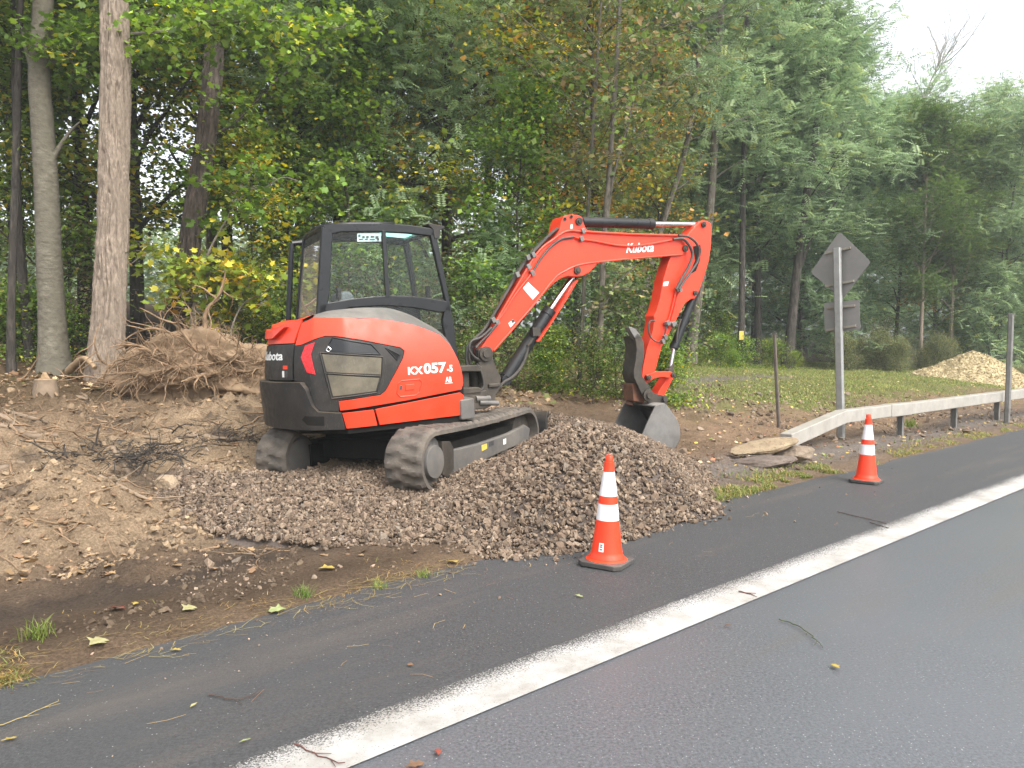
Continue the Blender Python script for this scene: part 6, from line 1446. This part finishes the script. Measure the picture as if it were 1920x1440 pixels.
for nm, lab, n, a, c_, y0, y1, tst, sz, sd in (('scattered_stones', 'small loose stones scattered in the dirt beside the pavement', 2600, -60, 1000, 4.2, 7.2, lambda x, y, u, v, g: (v > 4.0) & (pile_h(x, y) < ground_h(x, y) + .02) & (g.random(len(x)) < .05 + .9 * sstep(.54, .66, fbm(x * 1.1, y * 1.1, 83, 3))), .010, 4),
        ('rubble', 'broken stones spread over the brown ramp behind the boulders', 6500, 1150, 1950, 8.2, 16, lambda x, y, u, v, g: (v > 4.15) & (g.random(len(x)) < .12 + .88 * sstep(.44, .6, fbm(x * .7, y * .7, 85, 3))), .026, 5),
        ('pavement_grit', 'fine grit and small pebbles strewn on the shoulder', 900, -100, 1950, 2.4, 9, lambda x, y, u, v, g: (v > 2.4) & (v < 4.2) & (g.random(len(x)) < sstep(2.6, 4.0, v)), .007, 6)):
    g = np.random.default_rng(sd); y = g.uniform(y0, y1, n); x = (g.uniform(a, c_, n) - 960) / FPX * y; u, v = UVr(x, y); k = tst(x, y, u, v, g) & (pile_h(x, y) < ground_h(x, y) + .02); x, y = x[k], y[k]
    S_ = np.clip(g.lognormal(math.log(sz), .5, len(x)), .004, .09); col = stone_cols(len(x), g) * (1.15 if nm != 'pavement_grit' else 1.6); z = np.maximum(surf(x, y), .006 if nm == 'pavement_grit' else -1)
    V, F, Cc = stones(np.c_[x, y, z + S_ * .25], S_, col, g); struct(raw_mesh(nm, V, F, M_STONE, cols=Cc), 'stuff', lab)
# clods and thin roots in the dug bank
g = np.random.default_rng(8); n = 6500; y = g.uniform(3.6, 11, n); x = (g.uniform(-60, 560, n) - 960) / FPX * y; u, v = UVr(x, y); k = (v > 4.05) & (pile_h(x, y) < ground_h(x, y)) & (g.random(n) < sstep(.52, .66, fbm(x * 1.2, y * 1.2, 87, 3)) * .9 + .08); x, y = x[k], y[k]
S_ = np.clip(g.lognormal(math.log(.022), .5, len(x)), .008, .08) * np.where(UVr(x, y)[1] < 5.3, .55, 1); col = np.array([(.25, .18, .112), (.11, .08, .053), (.285, .21, .132)])[np.where(UVr(x, y)[1] < 5.2, 1, g.integers(0, 3, len(x)))] * g.uniform(.7, 1.1, (len(x), 1))
V, F, Cc = stones(np.c_[x, y, surf(x, y) + S_ * .15], S_, col, g); struct(raw_mesh('soil_clods', V, F, M_STONE, cols=Cc), 'stuff', 'clods of sandy and dark soil on the dug bank')
b = MB(); n = 560
for k in range(n):
    y = g.uniform(5.0, 10.8); x = (g.uniform(-80, 520) - 960) / FPX * y; u, v = UVr(x, y)
    if v < 4.6 or pile_h(x, y) > ground_h(x, y): continue
    if g.random() > .15 + .85 * float(sstep(.48, .6, fbm(x * 1.2, y * 1.2, 88, 3))): continue
    a = g.uniform(0, 6.28); L = g.uniform(.12, .6); p = np.array([x, y, float(ground_h(x, y)) + .012]); w_ = wander(p, (math.cos(a), math.sin(a), g.normal() * .12), L, 5, g, .5)
    w_ = [np.array([q[0], q[1], max(q[2], float(ground_h(q[0], q[1])) + .006)]) for q in w_]; r = g.choice([.004, .007, .012], p=[.5, .35, .15]); b.tube(w_, list(np.linspace(r, r * .4, 6)), 5)
struct(b.build('root_debris', M_ROOT, None, sharp=80), 'stuff', 'torn roots and sticks lying over the dug bank')
# dark brush torn up with the soil
for q, (px, py, d, s_, lab) in enumerate(((205, 897, 7.1, .34, 'dark tangle of torn brush and leaves sunk in the sand of the dug bank'), (262, 872, 7.5, .26, 'small dark heap of twigs behind the torn brush on the dug bank'), (432, 852, 8.2, .36, 'heap of dark bark slabs and twigs beside the far track'), (60, 822, 8.2, .40, 'tangle of thin sticks under the broken branches'))):
    c = at_depth(px, py, d); c[2] = float(ground_h(c[0], c[1])); g = np.random.default_rng(60 + q); b = MB()
    for k in range(150):
        p = c + np.array([g.normal() * s_, g.normal() * s_ * .6, abs(g.normal()) * .06]); p[2] = max(p[2], float(ground_h(p[0], p[1])) + .01); e = g.normal(size=3) * np.array([1, 1, .35]); e /= np.linalg.norm(e); r = g.choice([.003, .006, .012], p=[.6, .3, .1]); b.tube(wander(p, e, g.uniform(.08, .4), 4, g, .5, -.1), list(np.linspace(r, r * .4, 5)), 4)
    o = b.build('brush_tangle', M_ROOT if q > 2 else M_DARK, None, org=c, sharp=80); struct(o, 'stuff', lab)
# fallen leaves one can pick out
ML = {}
for k, c in (('yellow', (.34, .25, .05)), ('pale', (.30, .275, .13)), ('red', (.22, .05, .03)), ('brown', (.16, .09, .05)), ('green', (.24, .27, .11))):
    m_ = mat('fallen_leaf_' + k, c, .7, 0, .2, 30); ML[k] = m_
g = np.random.default_rng(15)
for px, py, s, c, lab in ((365, 1141, .085, 'pale', 'large pale lobed leaf on dark soil beside the pavement'), (503, 1150, .09, 'green', 'large pale green lobed leaf at the pavement edge'), (197, 1203, .10, 'pale', 'broad pale leaf on the grassy verge corner'), (206, 1145, .09, 'red', 'curled red leaf on dark soil beside the pavement'), (628, 1068, .10, 'yellow', 'yellow curled leaf on the rutted dirt by the gravel'), (840, 1055, .09, 'yellow', 'yellow leaf at the foot of the gravel by the pavement'), (340, 1218, .05, 'yellow', 'pair of tiny yellow leaves on the shoulder'), (763, 1245, .04, 'brown', 'small brown leaf alone on the shoulder'), (822, 1404, .05, 'red', 'small dark red leaf on the traffic lane by the white line'), (795, 1430, .07, 'brown', 'long brown leaf on the traffic lane by the white line'), (448, 1392, .04, 'green', 'slim pale green leaf lying on the shoulder near the white line'), (356, 1326, .035, 'pale', 'tiny cream leaf on the shoulder'), (1357, 1174, .045, 'brown', 'small tan leaf on the traffic lane'), (1093, 1119, .05, 'green', 'slim green leaf on the shoulder before the dusty cone'), (32, 1382, .05, 'yellow', 'small yellow leaf on the shoulder near the curved stem'), (1560, 1245, .06, 'yellow', 'dull yellow leaf scrap on the traffic lane beside the green stem'), (257, 1133, .06, 'yellow', 'small bright yellow leaf in the dark soil')):
    p = at_z(px, py, .012); u, v = UVr(p[0], p[1])
    if v > 3.6: p = ground_pt(px, py, p[1]); p[2] = float(ground_h(p[0], p[1])) + .012
    a = g.uniform(0, 6.28); D = np.array([[math.cos(a), math.sin(a), .12]]); Nn = np.array([[g.normal() * .15, g.normal() * .15, 1.0]]); Nn = unit(Nn - D * (Nn * D).sum())
    V, F, kk = leaf_verts(np.zeros((1, 3)), unit(D), Nn, np.array([s]), np.array([s * (.9 if s > .07 else .5)]), 'maple' if s > .045 else 'leaf')
    o = raw_mesh('fallen_leaf', V, F, ML[c], loc=tuple(p)); md = o.modifiers.new('thickness', 'SOLIDIFY'); md.thickness = .0012; tag(o, lab, 'leaf', 'fallen leaves beside the road')
# grass
M_GRASS = leaf_mat('grass_blade', .25, .7)
def grass(name, label, P, hgt, wid, cols, g, lean=.5):
    n = len(P); a = g.uniform(0, 6.28, n); D = unit(np.c_[np.cos(a) * lean * g.uniform(.2, 1.6, n), np.sin(a) * lean * g.uniform(.2, 1.6, n), np.ones(n)]); L = hgt * g.uniform(.5, 1.4, n); s = np.c_[-np.sin(a), np.cos(a), np.zeros(n)] * wid
    dr = np.c_[np.cos(a), np.sin(a), -np.ones(n) * .5] * (L * .35 * lean)[:, None]
    V = np.stack([P - s, P + s, P + D * L[:, None] * .6 + s * .7, P + D * L[:, None] * .6 - s * .7, P + D * L[:, None] + dr], 1)
    f = np.array([(0, 1, 2), (0, 2, 3), (3, 2, 4)]); F = (f[None] + np.arange(n)[:, None, None] * 5).reshape(-1, 3); c = np.array(cols)[g.integers(0, len(cols), n)] * g.uniform(.75, 1.2, (n, 1))
    return struct(raw_mesh(name, V.reshape(-1, 3), F, M_GRASS, cols=np.repeat(c, 5, 0)), 'stuff', label)
GR = [(.11, .15, .032), (.15, .185, .045), (.08, .115, .025), (.23, .21, .07), (.18, .20, .06)]; DRYG = [(.26, .18, .065), (.20, .15, .055), (.30, .20, .05), (.11, .12, .03), (.22, .13, .045)]
g = np.random.default_rng(31); n = 90000; y = g.uniform(13.5, 30, n); x = (g.uniform(1230, 2150, n) - 960) / FPX * y; u, v = UVr(x, y)
nfl = fbm(x * .7, y * .7, 61, 4); nfl2 = fbm(x * 2.3, y * 2.3, 62, 4)
lw = sstep(9.2, 11.2, u - (v - 8) * .35 + (nfl - .5) * 3) * sstep(5.9, 7.2, v + (nfl2 - .5) * 1.6) * (1 - .8 * np.exp(-((v - 9.2 - .12 * (u - 12)) / .8) ** 2) * sstep(9.5, 11.5, u) * (1 - sstep(17, 21, u)))
k = g.random(n) < lw; x, y = x[k], y[k]; grass('lawn_grass', 'short green lawn beyond the guard rail', np.c_[x, y, ground_h(x, y) - .005], .055, .007, GR + [(.17, .15, .055), (.14, .135, .05)], g, .8)
def edge_pts(n, u0, u1, vc, vs, g, thr=.45):
    u = g.uniform(u0, u1, n); v = vc + np.abs(g.normal(size=n)) * vs * g.choice([1, -.3], n); k = fbm(u * 1.9, v * 1.9, 95, 3) > thr; x, y = XYr(u[k], v[k]); k2 = pile_h(x, y) < ground_h(x, y) + .01; return np.c_[x[k2], y[k2], ground_h(x[k2], y[k2]) - .004]
grass('verge_grass', 'patchy green and yellow grass along the pavement edge', edge_pts(9000, 5.6, 9.5, 3.98, .22, g, .44), .05, .004, GR + DRYG[:2], g, 1.0)
grass('verge_grass', 'thin weedy grass along the far pavement edge below the rail', edge_pts(7000, 9.5, 22, 4.0, .20, g, .5), .05, .004, GR + DRYG[:3], g, 1.0)
grass('dry_grass', 'dry straw coloured grass on the verge corner', edge_pts(6500, -1.6, .62, 3.80, .22, g, .36), .05, .0022, DRYG + GR[:2], g, 1.6)
grass('dry_grass', 'scattered dry grass stems along the muddy pavement edge', edge_pts(1200, .4, 3.2, 3.82, .25, g, .58), .05, .0016, DRYG, g, 1.9)
for q, (px, py, s, lab) in enumerate(((70, 1195, 1.0, 'fresh green grass tuft on the verge corner'), (570, 1118, .7, 'small green grass tuft on the rutted dirt'), (795, 1085, .7, 'green grass tuft at the pavement edge by the gravel foot'), (712, 1108, .6, 'tiny weed tuft at the muddy pavement edge'), (1705, 800, 1.8, 'leafy green weed at the foot of the first rail post'))):
    p = ground_pt(px, py, at_z(px, py, .05)[1]); n = 70; P = np.c_[p[0] + g.normal(size=n) * .035 * s, p[1] + g.normal(size=n) * .035 * s, np.zeros(n)]; P[:, 2] = ground_h(P[:, 0], P[:, 1]) - .003
    o = grass('grass_tuft', lab, P, .10 * s, .003 * s, GR[:3] + [(.14, .22, .04)], g, .6); del o['kind']; tag(o, lab, 'grass tuft', 'grass tufts by the pavement')
# dry needles and stems on the pavement
def needles(name, label, n, u0, u1, v0, v1, seed, dens):
    g = np.random.default_rng(seed); u = g.uniform(u0, u1, n); v = v0 + (v1 - v0) * g.random(n) ** dens; x, y = XYr(u, v); a = g.normal(size=n) * .5 + math.atan2(RD[1], RD[0]) + g.choice([0, 1.2], n, p=[.7, .3]); L = g.uniform(.04, .16, n)
    z = np.maximum(ground_h(x, y), 0) + .012; P = np.c_[x, y, z]; D = np.c_[np.cos(a), np.sin(a), g.normal(size=n) * .06]; s = np.c_[-np.sin(a), np.cos(a), np.zeros(n)]
    bend = (g.normal(size=n) * .12 * L)[:, None] * s; w_ = .0011
    V = np.stack([P - s * w_, P + s * w_, P + D * L[:, None] * .5 + bend + s * w_, P + D * L[:, None] * .5 + bend - s * w_, P + D * L[:, None] + s * w_, P + D * L[:, None] - s * w_], 1)
    f = np.array([(0, 1, 2), (0, 2, 3), (3, 2, 4), (3, 4, 5)]); F = (f[None] + np.arange(n)[:, None, None] * 6).reshape(-1, 3); c = np.array([(.32, .22, .07), (.22, .14, .06), (.34, .27, .11), (.15, .09, .05)])[g.integers(0, 4, n)]
    return struct(raw_mesh(name, V.reshape(-1, 3), F, M_DRYLEAF, cols=np.repeat(c, 6, 0)), 'stuff', label)
needles('pine_needles', 'dry pine needles drifted along the pavement edge', 520, -1.5, 3.0, 3.60, 3.95, 51, 1.0)
needles('loose_needles', 'a few dry needles strewn over the shoulder', 46, -1.0, 6.0, 2.5, 3.8, 52, .6)
# ------------------------------------------------------------------ air: one even box of thin haze
b = MB(); b.box(np.array([0, 60, 9.0]), (CR, np.array([0, 1.0, 0]), UPV), (160, 170, 13))
hz_m = bpy.data.materials.new('haze_air'); hz_m.use_nodes = True; nt = hz_m.node_tree; nt.nodes.clear(); out = nt.nodes.new('ShaderNodeOutputMaterial'); pv = nt.nodes.new('ShaderNodeVolumePrincipled')
pv.inputs['Color'].default_value = (.86, .92, .95, 1); pv.inputs['Density'].default_value = HAZE; pv.inputs['Anisotropy'].default_value = .2
nt.links.new(pv.outputs[0], out.inputs['Volume'])
struct(b.build('haze', hz_m, None), 'stuff', 'thin pale haze in the air over the road and wood')
